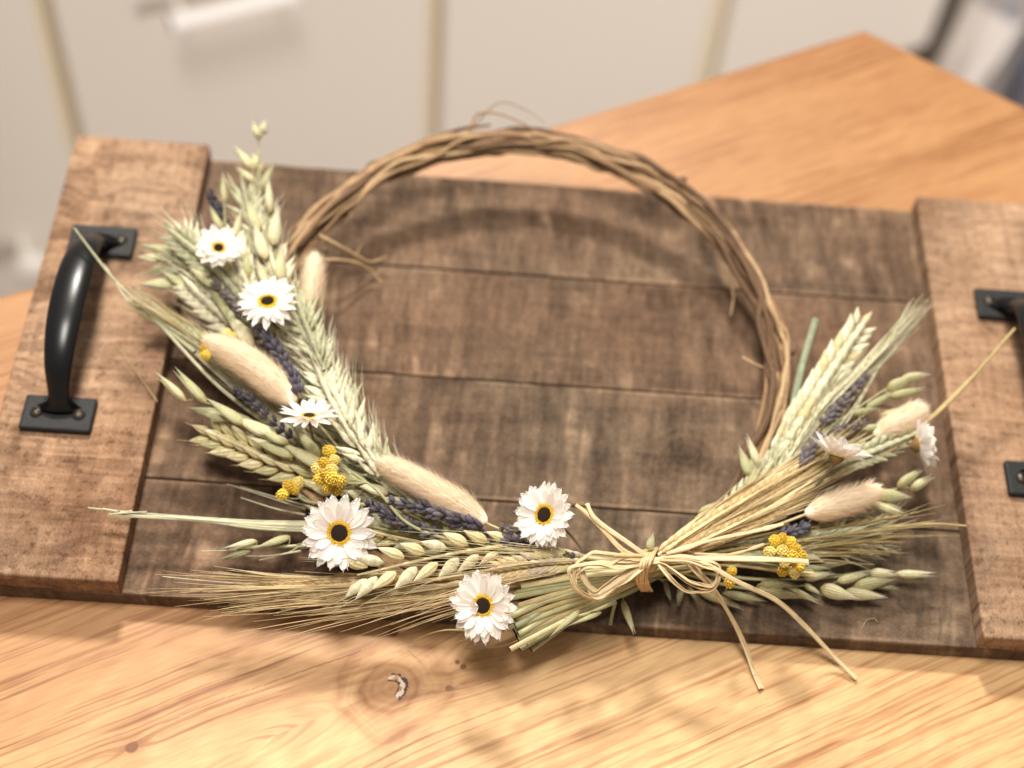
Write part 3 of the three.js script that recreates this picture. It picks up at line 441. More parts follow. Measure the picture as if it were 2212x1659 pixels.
stem([[1800, 1140, 0.030], [1920, 1136, 0.031], [2010, 1132, 0.032], [2088, 1136, 0.033]], 0.0006, M.straw[1], { taper: 0.3 });
stem([[1900, 990, 0.040], [1985, 926, 0.044], [2060, 858, 0.048], [2130, 782, 0.052], [2192, 710, 0.056]], 0.0010, M.straw[1], { taper: 0.35 });
stem([[1950, 960, 0.042], [2020, 890, 0.046], [2100, 812, 0.050]], 0.0007, M.straw[0], { taper: 0.6 });
stem([[1700, 960, 0.034], [1728, 820, 0.040], [1762, 690, 0.046]], 0.0019, straw(158, 166, 136), { taper: 0.1 });
for (let k = 0; k < 9; k++) stem([[1700 + 6 * k, 960 + 8 * k, 0.036], [1800 + 5 * k, 855 + 6 * k + rr(-6, 6), 0.042], [1900 + 3 * k, 750 + rr(-8, 14), 0.046], [1985 + rr(-20, 26), 650 + rr(-6, 26), 0.050]], rr(0.0003, 0.0007), pick(M.pale), { taper: 0.6, rad: 5 });
for (let k = 0; k < 9; k++) stem([[1640 + 8 * k, 1170 + 6 * k, 0.030], [1760, 1160 + 7 * k + rr(-4, 4), 0.029], [1870 + rr(-30, 40), 1150 + 9 * k + rr(-8, 8), 0.028]], rr(0.0003, 0.0006), pick(M.straw), { taper: 0.7, rad: 5 });

// ---- oats
function glume(open, curl) { return sheet(12, 12, (a, b) => { const f = (a - 0.5) * 3.5, w = Math.pow(Math.sin(Math.PI * Math.pow(b, 0.60)), 0.95) * 0.52 * (1 - 0.45 * b * b) + 0.004; return V3(Math.sin(f) * w, b, Math.cos(f) * w * 0.62 + open * b * b + curl * Math.sin(b * 3)); }); }
function oatGeo(v) {
  const g1 = glume([0.10, 0.16, 0.06][v], 0.02), g2 = glume([0.08, 0.10, 0.16][v], 0.0).applyMatrix4(new THREE.Matrix4().makeRotationY(Math.PI)).scale(0.96, [0.93, 0.97, 0.86][v], 0.96);
  const core = sheet(10, 8, (a, b) => { const f = a * Math.PI * 2, w = Math.pow(Math.sin(Math.PI * Math.min(1, b)), 0.9) * 0.26 + 0.002; return V3(Math.cos(f) * w, 0.06 + b * 0.74, Math.sin(f) * w); });
  return merge([g1, g2, core]);
}
const oatGeos = [oatGeo(0), oatGeo(1), oatGeo(2)];
function oats(stemList, spikes, label, mats = M.husk, r = 0.0009) {     // spikes: [baseX, baseY, tipX, tipY, height, width mm, attach t]
  const c = curveOf(path(stemList)), root = mesh('oat_spray', sweep(c, 26, 6, (t) => r * (1 - 0.55 * t)), pick(M.green), wreath, label);
  for (const [bx, by, tx, ty, h, w, t] of spikes) {
    const b = at(bx, by, h), p = at(tx, ty, h + 0.002), d = p.clone().sub(b), m4 = frame(b, d, toCam(b).applyAxisAngle(d.clone().normalize(), rr(0.5, 1.6)), w / 980, d.length() * 1.08, w / 1020);
    put('husk', pick(oatGeos), pick(mats), m4, root);
    const a = c.getPoint(t); mesh('stalk', sweep([a, a.clone().lerp(b, 0.55).add(V3(0, 0.0015, 0)), b.clone().addScaledVector(d.normalize(), 0.001)], 8, 5, 0.00028), pick(M.green), root);
  }
  return root;
}
oats([[760, 1080, 0.030], [690, 1010, 0.033], [600, 945, 0.036], [500, 890, 0.040], [430, 865, 0.043]], [
  [403, 868, 336, 806, 0.046, 6.2, 0.96], [446, 872, 378, 800, 0.049, 6.8, 0.95], [530, 918, 446, 862, 0.045, 6.2, 0.8], [502, 905, 420, 890, 0.040, 5, 0.85], [600, 945, 496, 900, 0.043, 6.4, 0.66], [624, 958, 560, 936, 0.045, 5.4, 0.62],
  [640, 985, 536, 946, 0.041, 6.2, 0.55], [700, 1010, 606, 958, 0.042, 6.6, 0.4], [480, 895, 410, 882, 0.036, 4.6, 0.85], [690, 990, 632, 912, 0.036, 7, 0.4], [735, 1040, 660, 985, 0.038, 5.4, 0.2], [560, 928, 470, 880, 0.036, 5.4, 0.75],
], 'spray of plump pale oats reaching to the left end board');
oats([[800, 1130, 0.030], [770, 1080, 0.034], [740, 1055, 0.036]], [[760, 1030, 705, 1060, 0.034, 5.2, 0.6], [792, 1050, 742, 1012, 0.037, 5, 0.5], [840, 1066, 764, 1045, 0.036, 5.6, 0.4], [800, 1075, 740, 1062, 0.033, 4.6, 0.7]]);
oats([[720, 1172, 0.026], [640, 1180, 0.025], [560, 1182, 0.024], [500, 1184, 0.023]], [[628, 1158, 552, 1186, 0.027, 5, 0.4], [556, 1168, 484, 1188, 0.026, 5.2, 0.7], [548, 1186, 478, 1210, 0.023, 4.6, 0.8], [640, 1178, 438, 1188, 0.025, 2.6, 0.2]], 'two small oats to the left of the largest daisy');
oats([[620, 700, 0.042], [570, 600, 0.046], [560, 480, 0.052], [560, 360, 0.060], [558, 300, 0.064]], [
  [548, 366, 506, 318, 0.062, 6.6, 0.8], [552, 396, 508, 362, 0.060, 6.2, 0.75], [566, 416, 590, 352, 0.060, 6.6, 0.7], [562, 372, 545, 326, 0.058, 5.4, 0.85], [578, 520, 598, 430, 0.056, 6.0, 0.5], [548, 480, 520, 410, 0.056, 6, 0.55], [584, 600, 596, 520, 0.054, 6, 0.35], [560, 300, 545, 262, 0.066, 5.6, 0.98], [566, 290, 574, 258, 0.062, 4.6, 0.98]], 'oat stalk standing highest at the back left');
oats([[640, 720, 0.050], [600, 600, 0.056], [580, 480, 0.060], [584, 400, 0.062]], [[584, 460, 578, 384, 0.062, 6, 0.8], [590, 530, 600, 448, 0.061, 6.4, 0.6], [574, 560, 548, 484, 0.060, 6, 0.6], [606, 610, 606, 528, 0.059, 6, 0.4], [582, 630, 552, 560, 0.058, 6.2, 0.4], [622, 690, 614, 606, 0.056, 6.4, 0.2], [560, 500, 530, 432, 0.06, 5.6, 0.7]]);
oats([[600, 700, 0.046], [530, 590, 0.052], [490, 500, 0.056], [484, 430, 0.058]], [[486, 440, 480, 372, 0.058, 4, 1], [480, 500, 452, 446, 0.057, 5.4, 0.8], [508, 520, 520, 452, 0.057, 5.6, 0.7], [500, 590, 462, 536, 0.055, 5.8, 0.5], [536, 600, 536, 520, 0.055, 6, 0.5], [444, 560, 392, 516, 0.054, 5.4, 0.6], [470, 620, 408, 580, 0.052, 6, 0.4], [560, 690, 520, 620, 0.053, 6.2, 0.2]]);
oats([[600, 720, 0.038], [500, 640, 0.042], [420, 600, 0.044], [360, 590, 0.044]], [[390, 545, 302, 530, 0.044, 5.6, 0.9], [384, 612, 302, 616, 0.042, 6.4, 0.95], [440, 640, 352, 590, 0.044, 7, 0.7], [350, 560, 296, 556, 0.044, 5, 1], [520, 720, 440, 600, 0.048, 6.4, 0.5], [545, 750, 480, 655, 0.048, 7, 0.4], [560, 830, 540, 760, 0.046, 6, 0.2], [400, 520, 350, 474, 0.05, 6, 0.8]]);
oats([[1480, 1230, 0.026], [1620, 1250, 0.022], [1780, 1248, 0.020], [1900, 1232, 0.020], [1945, 1238, 0.020]], [
  [1932, 1240, 2022, 1240, 0.020, 6, 1], [1944, 1250, 2000, 1252, 0.016, 4, 1], [1876, 1240, 1938, 1238, 0.022, 7, 0.9], [1808, 1256, 1880, 1236, 0.022, 6.4, 0.75], [1844, 1268, 1930, 1250, 0.020, 6.6, 0.78], [1772, 1270, 1852, 1292, 0.018, 7, 0.7], [1822, 1280, 1912, 1288, 0.017, 6, 0.74], [1880, 1262, 1945, 1272, 0.016, 4.4, 0.85], [1736, 1250, 1800, 1236, 0.022, 5.6, 0.6], [1690, 1240, 1822, 1216, 0.022, 6, 0.5]], 'spray of fat green-white oats lowest on the right');
oats([[1470, 1235, 0.024], [1560, 1262, 0.020], [1650, 1276, 0.018], [1720, 1284, 0.016]], [[1560, 1282, 1652, 1296, 0.015, 5.4, 0.4], [1630, 1272, 1738, 1290, 0.017, 6.4, 0.5], [1690, 1264, 1772, 1302, 0.018, 5.6, 0.75], [1736, 1262, 1775, 1284, 0.02, 4, 0.9], [1508, 1276, 1602, 1312, 0.014, 5.2, 0.3], [1640, 1262, 1720, 1262, 0.02, 6, 0.6]], undefined, [M.husk[3], M.husk[1]]);
oats([[1600, 1140, 0.030], [1750, 1085, 0.032], [1860, 1070, 0.032], [1940, 1055, 0.032]], [[1938, 1052, 1992, 1012, 0.034, 6, 1], [1966, 1058, 2016, 1026, 0.032, 7, 1], [1895, 1070, 1966, 1072, 0.032, 6.4, 0.85], [1876, 1086, 1956, 1112, 0.032, 6.6, 0.8], [1830, 1100, 1890, 1118, 0.030, 6.4, 0.7], [1906, 1092, 1950, 1100, 0.028, 4, 0.85]], 'oats ending just below the side-on daisy by the right end board');
oats([[1600, 1110, 0.034], [1720, 980, 0.038], [1840, 890, 0.042], [1930, 830, 0.045]], [[1944, 822, 2010, 806, 0.047, 6, 1], [1916, 842, 1976, 812, 0.046, 6.6, 0.95], [1920, 858, 2004, 838, 0.045, 6.6, 0.92], [1870, 884, 1940, 842, 0.044, 5.6, 0.8], [1840, 896, 1900, 880, 0.044, 5, 0.7], [1900, 898, 1992, 880, 0.044, 5, 0.8], [1860, 928, 1930, 918, 0.042, 5.6, 0.7]]);
oats([[1530, 1130, 0.034], [1600, 1060, 0.035], [1625, 1020, 0.036]], [[1640, 1010, 1612, 942, 0.038, 6.2, 1], [1622, 1030, 1596, 966, 0.037, 5.6, 0.9], [1628, 1020, 1625, 980, 0.037, 4, 0.95], [1612, 1078, 1640, 1000, 0.040, 8, 0.8], [1508, 1112, 1556, 1082, 0.036, 4.6, 0.3], [1500, 1125, 1540, 1100, 0.037, 4, 0.2], [1530, 1118, 1615, 1064, 0.039, 6.4, 0.4]], 'leafy green husks at the foot of the twig ring on the right');
oats([[1405, 1240, 0.024], [1392, 1262, 0.022], [1345, 1290, 0.020]], [[1344, 1296, 1371, 1368, 0.019, 4.4, 1], [1436, 1256, 1450, 1300, 0.016, 3.6, 0.2], [1472, 1262, 1466, 1310, 0.016, 4, 0.2], [1486, 1266, 1508, 1300, 0.016, 3.4, 0.2], [1402, 1190, 1410, 1150, 0.047, 3.8, 0]], 'loose oat husks hanging below the bow', [M.husk[1], M.husk[3], M.husk[0]]);
oats([[1330, 1300, 0.03], [1270, 1325, 0.03], [1220, 1335, 0.03]], [[1252, 1318, 1190, 1376, 0.030, 3.6, 0.8], [1300, 1322, 1230, 1352, 0.03, 3, 0.5]], undefined, [M.husk[1], M.husk[3]]);
stem([[1330, 1300, 0.022], [1324, 1325, 0.018], [1318, 1350, 0.014]], 0.0007, M.green[1], { taper: 0 });

// ---- bunny tails
function bunny(list, w, stemList, label, seed) {
  const c = curveOf(path(list)), prof = (t) => 0.46 * w * Math.pow(Math.max(0.0004, 1 - Math.pow(Math.abs(2 * t - 1), 2.8)), 0.5) * (1 - 0.14 * t) * 0.88;
  const root = mesh('bunny_tail', sweep(c, 40, 18, prof), M.bunny, wreath, label), q = rngOf(seed), P = V3(), T = V3(), N = 15000, fur = [[], []], idx = [[], []];
  for (let k = 0; k < N; k++) {
    const t = Math.pow(q(), 0.95), f = q() * Math.PI * 2; c.getPoint(t, P); c.getTangent(t, T);
    const a = V3(0, 1, 0).addScaledVector(T, -T.y).normalize(), b = V3().crossVectors(T, a), n = a.multiplyScalar(Math.cos(f)).addScaledVector(b, Math.sin(f)), r = prof(t);
    const wild = q() < 0.13, dir = T.clone().multiplyScalar(0.95 + 0.5 * q()).addScaledVector(n, 0.22 + 0.28 * q() + (wild ? 0.45 : 0) + 0.7 * Math.max(0, t - 0.85) * -2).add(V3(q() - 0.5, q() - 0.5, q() - 0.5).multiplyScalar(0.35)).normalize();
    const L = (0.0028 + 0.0026 * q() + (wild ? 0.0025 : 0)) * (t > 0.9 ? 0.7 : 1), wd = 0.00007, s = V3().crossVectors(dir, n).normalize(), p0 = P.clone().addScaledVector(n, r * 0.96), p1 = p0.clone().addScaledVector(dir, L * 0.55), p2 = p0.clone().addScaledVector(dir, L).addScaledVector(n, -L * 0.10);
    const F = fur[k % 2], I = idx[k % 2], o = F.length / 3; for (const v of [p0.clone().addScaledVector(s, wd), p0.clone().addScaledVector(s, -wd), p1.clone().addScaledVector(s, wd * 0.8), p1.clone().addScaledVector(s, -wd * 0.8), p2]) F.push(v.x, v.y, v.z);
    I.push(o, o + 1, o + 2, o + 2, o + 1, o + 3, o + 2, o + 3, o + 4);
  }
  for (const k of [0, 1]) { const g = new THREE.BufferGeometry(); g.setAttribute('position', new THREE.Float32BufferAttribute(fur[k], 3)); g.setIndex(idx[k]); g.computeVertexNormals(); stuff(mesh('fur', g, M.fur[k], root)); }
  mesh('stem', sweep(path(stemList), 18, 6, 0.0006), M.straw[2], root);
}
bunny([[672, 686, 0.050], [674, 650, 0.053], [677, 606, 0.055], [679, 560, 0.056]], 0.0116, [[672, 690, 0.050], [678, 730, 0.048], [696, 800, 0.044]], 'small oval bunny tail beside the twig ring', 11);
bunny([[640, 872, 0.048], [590, 828, 0.050], [530, 780, 0.052], [452, 736, 0.053]], 0.0170, [[640, 872, 0.048], [690, 920, 0.044], [760, 1000, 0.038]], 'large tan bunny tail in the left spray', 12);
bunny([[1052, 1130, 0.040], [985, 1088, 0.043], [900, 1040, 0.045], [826, 1000, 0.046]], 0.0146, [[1050, 1130, 0.040], [1110, 1156, 0.038], [1190, 1182, 0.036]], 'longest bunny tail, lying across the inside of the wreath', 13);
bunny([[1738, 1112, 0.042], [1790, 1096, 0.043], [1840, 1080, 0.043], [1892, 1062, 0.043]], 0.0120, [[1738, 1112, 0.042], [1690, 1130, 0.040], [1630, 1150, 0.037]], 'pinkish bunny tail low in the right spray', 14);
bunny([[1886, 940, 0.042], [1925, 922, 0.043], [1960, 905, 0.044], [1988, 890, 0.044]], 0.0118, [[1886, 940, 0.042], [1840, 966, 0.040], [1780, 1010, 0.038]], 'dull bunny tail behind the daisies on the right', 15);

// ---- lavender
const budGeo = (() => sheet(8, 6, (a, b) => { const f = a * Math.PI * 2, w = Math.pow(Math.sin(Math.PI * (0.04 + 0.92 * b)), 0.7) * 0.5 * (0.75 + 0.35 * b); return V3(Math.cos(f) * w * (1 + 0.1 * Math.cos(4 * f)), b, Math.sin(f) * w); }))();
function lavender(list, w, whorls, split, label) {       // list: stem, first point low on the stem; from: where the buds begin
  const c = curveOf(path(list)), root = mesh('lavender', sweep(c, 22, 6, (t) => 0.0007 * (1 - 0.5 * t)), M.brownStem, wreath, label), P = V3(), T = V3(), loose = [];
  for (let i = 0; i < whorls; i++) { const t = 0.06 + 0.92 * i / (whorls - 1); c.getPoint(t, P); c.getTangent(t, T); const n = 6, ph = rr(0, 6.28);
    for (let k = 0; k < n; k++) { const f = ph + k / n * 6.283 + rr(-0.2, 0.2), a = V3(0, 1, 0).addScaledVector(T, -T.y).normalize(), b = V3().crossVectors(T, a), nn = a.multiplyScalar(Math.cos(f)).addScaledVector(b, Math.sin(f)), d = T.clone().addScaledVector(nn, rr(0.5, 0.9)).normalize(), sc = (1 - 0.3 * Math.max(0, t - 0.7) / 0.3) * rr(0.85, 1.15);
      const m4 = frame(P.clone().addScaledVector(nn, w * 0.07).addScaledVector(T, rr(-0.001, 0.001)), d, nn, w * 0.27 * sc, w * 0.56 * sc, w * 0.25 * sc);
      if (split) put('bud', budGeo, pick(M.bud), m4, root); else loose.push(budGeo.clone().applyMatrix4(m4)); } }
  if (loose.length) stuff(mesh('buds', merge(loose), pick(M.bud), root));
}
lavender([[1046, 1142, 0.043], [1000, 1128, 0.044], [930, 1102, 0.044], [848, 1086, 0.044]], 0.0085, 11, true, 'violet lavender spike under the longest bunny tail');
lavender([[960, 1160, 0.038], [900, 1140, 0.039], [850, 1118, 0.039], [800, 1092, 0.039]], 0.0080, 9, true, 'darker lavender spike just below the violet one');
lavender([[1190, 1186, 0.038], [1120, 1172, 0.039], [1034, 1152, 0.039]], 0.0070, 9, true, 'lavender spike below the upright daisy');
lavender([[1130, 1152, 0.040], [1110, 1146, 0.041], [1088, 1140, 0.041]], 0.0055, 3, false);
lavender([[650, 862, 0.052], [625, 800, 0.054], [590, 745, 0.055], [560, 712, 0.055]], 0.0080, 11, false, 'dark lavender spike below the middle left daisy');
lavender([[640, 950, 0.044], [590, 910, 0.046], [545, 868, 0.047], [510, 845, 0.048]], 0.0066, 9, false, 'lavender spike beside the large tan bunny tail');
lavender([[500, 530, 0.052], [478, 470, 0.055], [456, 420, 0.057]], 0.0072, 8, false);
lavender([[440, 590, 0.050], [415, 550, 0.052], [392, 516, 0.053]], 0.0072, 6, false);
lavender([[530, 690, 0.052], [500, 648, 0.053], [452, 600, 0.054]], 0.0060, 6, false);
lavender([[520, 670, 0.058], [506, 655, 0.058], [490, 640, 0.058]], 0.0060, 3, false);
lavender([[1770, 920, 0.042], [1810, 880, 0.044], [1870, 814, 0.047]], 0.0068, 9, false, 'lavender spike highest in the right spray');
lavender([[1730, 1010, 0.044], [1746, 980, 0.045], [1768, 946, 0.046]], 0.0085, 6, false);
lavender([[1800, 930, 0.043], [1860, 916, 0.044]], 0.0055, 4, false);
lavender([[1680, 1160, 0.037], [1710, 1150, 0.038], [1742, 1138, 0.038]], 0.0075, 5, false);
lavender([[1240, 1200, 0.042], [1226, 1196, 0.042]], 0.0034, 2, false);

// ---- white daisies
function petalGeo(v) { const q = rngOf(40 + v), j = [q(), q(), q(), q()], cup = [0.10, 0.16, 0.06][v]; return sheet(8, 10, (a, b) => {
  const x = a - 0.5, w = (0.42 + 0.58 * Math.sin(Math.PI * Math.min(0.5, 0.08 + b * 0.75))) * (b > 0.6 ? 1 - 0.80 * Math.pow((b - 0.6) / 0.4, 1.7) : 1);
  const tooth = b > 0.8 ? (b - 0.8) * 0.7 * Math.cos(a * Math.PI * (3 + 3 * j[0]) + j[1] * 6) : 0;
  return V3(x * w, b + tooth * 0.6 - (b > 0.9 ? 0.10 * Math.abs(x) * 2 * (b - 0.9) * 10 : 0), cup * (4 * x * x) * (1 - 0.3 * b) + 0.10 * b * b * (v - 0.8) + 0.02 * Math.sin(x * 18 + j[2] * 6)); }); }
const petalGeos = [petalGeo(0), petalGeo(1), petalGeo(2)];
const discRing = (() => { const l = [], q = rngOf(5); for (let k = 0; k < 3; k++) for (let i = 0; i < 40 + k * 6; i++) { const f = (i + q()) / (40 + k * 6) * 6.283, r = 0.72 + 0.13 * k; l.push(new THREE.IcosahedronGeometry(0.075, 0).scale(0.7, 1.5, 0.7).rotateZ(q() - 0.5).translate(Math.cos(f) * r, 0.14 + 0.05 * q() - 0.05 * k, Math.sin(f) * r)); } l.push(new THREE.CylinderGeometry(1.0, 0.95, 0.12, 32).translate(0, 0.05, 0)); return merge(l); })();
const discDome = (() => { const l = [], q = rngOf(6); for (let i = 0; i < 150; i++) { const r = 0.68 * Math.sqrt((i + 0.5) / 150), f = i * 2.39996; l.push(new THREE.IcosahedronGeometry(0.062, 0).scale(1, 1.5, 1).translate(Math.cos(f) * r, 0.19 - 0.13 * r * r * (r < 0.3 ? 2 : 1) + 0.05 * q(), Math.sin(f) * r)); } l.push(new THREE.CylinderGeometry(0.68, 0.7, 0.14, 28).translate(0, 0.08, 0)); return merge(l); })();
const calyxGeo = new THREE.LatheGeometry([[0.02, -0.95], [0.22, -0.85], [0.62, -0.45], [0.80, -0.15], [0.72, 0.04], [0.0, 0.06]].map(([a, b]) => new THREE.Vector2(a, b)), 20);
function daisy(px, py, h, R, tilt, o, label) {
  const p = at(px, py, h), n = toCam(p).multiplyScalar(tilt[2] ?? Math.sqrt(Math.max(0, 1 - tilt[0] ** 2 - tilt[1] ** 2))).addScaledVector(CR, tilt[0]).addScaledVector(CU, tilt[1]).normalize(), dr = R * (o.disc ?? 0.37);
  const base = frame(p, n, CU, dr, dr, dr), root = put('daisy', calyxGeo, M.calyx, base, wreath, label), inv = base.clone().invert();
  const add = (nm, g, m, m4) => put(nm, g, m, inv.clone().multiply(m4), root);
  add('disc_rim', discRing, M.discYellow, frame(p, n, CU, dr, dr, dr)); add('disc', discDome, M.discDark, frame(p, n, CU, dr * (o.dark ?? 0.88), dr, dr * (o.dark ?? 0.88)));
  const ax = V3().crossVectors(n, Math.abs(n.dot(CU)) > 0.98 ? CR : CU).normalize(), ay = V3().crossVectors(ax, n).normalize(), layers = o.layers ?? [[18, 1.02, 0.05, 0.30], [17, 0.94, 0.20, 0.29], [12, 0.78, 0.40, 0.26]];
  layers.forEach(([cnt, len, lift, wd], li) => { for (let k = 0; k < cnt; k++) {
    const f = (k + 0.5 * li + rr(-0.18, 0.18)) / cnt * 6.283, rad = ax.clone().multiplyScalar(Math.cos(f)).addScaledVector(ay, Math.sin(f)), lf = lift + rr(-0.13, 0.13) + (o.vary ? o.vary(f) : 0), d = rad.clone().multiplyScalar(Math.cos(lf)).addScaledVector(n, Math.sin(lf)), L = (R - dr * 0.75) * len * rr(0.86, 1.10);
    add('petal', pick(petalGeos), pick(M.petal), frame(p.clone().addScaledVector(rad, dr * 0.78).addScaledVector(n, dr * (0.02 - 0.05 * (1 - li))), d, n.clone().addScaledVector(V3().crossVectors(n, rad), rr(-0.35, 0.35)), R * wd * rr(0.85, 1.1), L, R * wd)); } });
  if (o.fold) { const rad = ax.clone().multiplyScalar(Math.cos(o.fold)).addScaledVector(ay, Math.sin(o.fold)), st = p.clone().addScaledVector(rad, dr * 0.95).addScaledVector(n, dr * 0.15); add('petal', petalGeos[1], M.petal[0], frame(st, rad.clone().multiplyScalar(-0.9).addScaledVector(n, 0.75), n.clone().add(rad), R * 0.40, R * 0.42, R * 0.36)); }
  const q = p.clone().addScaledVector(n, -dr * 0.8), e = o.stem ? at(...o.stem) : q.clone().add(V3(0.004, -0.012, 0.002)); add('stem', sweep([q, q.clone().lerp(e, 0.5).addScaledVector(n, -0.003), e], 10, 6, 0.0006), M.brownStem, new THREE.Matrix4());
}
daisy(733, 1151, 0.046, 0.0152, [-0.06, -0.02], {}, 'largest daisy, facing the camera, low on the left of the wreath');
daisy(1177, 1112, 0.052, 0.0136, [-0.52, 0.16], { stem: [1260, 1190, 0.036] }, 'daisy standing up inside the ring to the left of the bow');
daisy(1044, 1308, 0.044, 0.0141, [-0.34, -0.06], { disc: 0.36, fold: -0.25 }, 'lowest daisy, one petal folded over its centre');
daisy(578, 652, 0.064, 0.0133, [-0.10, 0.72], { disc: 0.35, layers: [[20, 1.08, -0.04, 0.24], [16, 1.0, 0.24, 0.26]], vary: (f) => 0.18 * Math.sin(f) }, 'daisy in the middle of the left spray, tipped back');
daisy(668, 900, 0.058, 0.0126, [0.02, 0.93], { disc: 0.30, layers: [[18, 1.0, 0.06, 0.24], [16, 0.95, 0.45, 0.26]] }, 'daisy seen from the side above the wheat, petals spread');
daisy(472, 536, 0.066, 0.0112, [0.04, 0.55], { disc: 0.30, layers: [[14, 1.0, 0.15, 0.40], [12, 0.92, 0.45, 0.40]] }, 'blurred daisy highest in the left spray');
daisy(1808, 986, 0.058, 0.0142, [0.30, 0.93, -0.06], { disc: 0.30, layers: [[18, 1.0, 0.42, 0.40], [12, 0.95, 0.75, 0.40]], stem: [1740, 1060, 0.040] }, 'daisy seen from behind beside the pale ear on the right');
daisy(1982, 962, 0.044, 0.0122, [0.95, 0.14, -0.06], { disc: 0.32, layers: [[18, 1.0, 0.32, 0.40], [12, 0.95, 0.62, 0.40]], stem: [1900, 985, 0.038] }, 'daisy in profile touching the right end board');

// ---- yellow button clusters
const buttonGeo = (() => { const l = [], q = rngOf(9); for (let i = 0; i < 38; i++) { const y = 1 - 1.75 * (i + 0.5) / 38, r = Math.sqrt(Math.max(0, 1 - y * y)), f = i * 2.39996, d = V3(Math.cos(f) * r, y, Math.sin(f) * r), g = new THREE.IcosahedronGeometry(1, 1).scale(0.27, 0.42, 0.13); g.applyMatrix4(frame(d.clone().multiplyScalar(0.84 + 0.14 * q()), V3(0, 1, 0).addScaledVector(d, 0.25 + 0.3 * q()), d)); l.push(g); } l.push(new THREE.IcosahedronGeometry(0.80, 2)); return merge(l); })();
function buttons(root0, list, label) {          // root0: path of the main stalk; list: [px, py, h, r mm]
  const c = curveOf(path(root0)), root = mesh('yellow_cluster', sweep(c, 18, 6, (t) => 0.0008 * (1 - 0.4 * t)), M.green[0], wreath, label), hub = c.getPoint(0.8);
  list.forEach(([x, y, h, r, ax, ay], k) => { const p = at(x, y, h), out = CR.clone().multiplyScalar(ax ?? 0).addScaledVector(CU, ay ?? 0.3).addScaledVector(toCam(p), 0.6); put('button', buttonGeo, M.yellow[k % 3], frame(p, out, toCam(p), r / 1180, r / 1120, r / 1180), root); mesh('stalk', sweep([hub, hub.clone().lerp(p, 0.6).add(V3(0, -0.002, 0)), p], 8, 5, 0.00028), M.green[k % 3], root); });
}
buttons([[1010, 1180, 0.036], [880, 1130, 0.042], [815, 1060, 0.046], [760, 1020, 0.048]], [[712, 975, 0.052, 2.9, -0.8, 0.4], [700, 1000, 0.052, 2.7, -0.9, 0.2], [688, 1012, 0.050, 2.8, -1, 0.1], [692, 1034, 0.049, 2.8, -1, -0.2], [706, 1024, 0.052, 2.9, -0.8, -0.1], [718, 1014, 0.054, 2.6, -0.5, 0.1], [718, 1032, 0.054, 3.0, -0.4, -0.3], [736, 1038, 0.053, 2.6, 0.2, -0.8], [724, 994, 0.052, 2.4, -0.5, 0.3], [708, 1052, 0.046, 2.6, -0.4, -0.9], [728, 1056, 0.045, 2.6, 0, -1]], 'cluster of yellow button flowers above the largest daisy');
buttons([[790, 1090, 0.036], [720, 1088, 0.036], [660, 1082, 0.037], [640, 1066, 0.038]], [[612, 1068, 0.040, 2.8, -0.8, -0.3], [626, 1052, 0.041, 3.0, -0.7, 0.4], [645, 1044, 0.041, 2.8, 0.1, 0.9], [636, 1058, 0.040, 2.4, 0, 0.4]], 'small bunch of yellow buttons to the left of the bigger cluster');
buttons([[1560, 1195, 0.034], [1640, 1200, 0.036], [1690, 1200, 0.037]], [[1674, 1170, 0.046, 2.7, -0.3, 0.8], [1690, 1166, 0.046, 2.7, 0, 1], [1664, 1192, 0.046, 2.6, -0.9, 0.1], [1706, 1172, 0.046, 2.6, 0.5, 0.7], [1716, 1186, 0.046, 2.7, 0.7, 0.4], [1690, 1190, 0.049, 2.8, 0, 0], [1710, 1202, 0.048, 3.0, 0.2, -0.1], [1728, 1200, 0.045, 2.8, 0.9, 0], [1696, 1212, 0.046, 2.6, -0.2, -0.6], [1724, 1222, 0.043, 2.8, 0.6, -0.6], [1692, 1232, 0.041, 2.6, -0.5, -0.8], [1716, 1236, 0.041, 2.6, 0.2, -0.9]], 'cluster of yellow button flowers to the right of the bow');
buttons([[1510, 1220, 0.032], [1560, 1236, 0.034]], [[1580, 1236, 0.038, 2.4, 0.3, 0.6], [1576, 1256, 0.036, 2.7, 0.1, -0.7]], 'two yellow buttons tucked beside the right loop of the bow');
buttons([[560, 780, 0.046], [500, 770, 0.048]], [[446, 768, 0.052, 2.6, -0.8, 0.1], [444, 752, 0.052, 2.2, -0.8, 0.5], [490, 722, 0.054, 2.4, 0, 1], [500, 728, 0.054, 2.2, 0.4, 0.8]], 'yellow buttons peeping out around the large bunny tail');

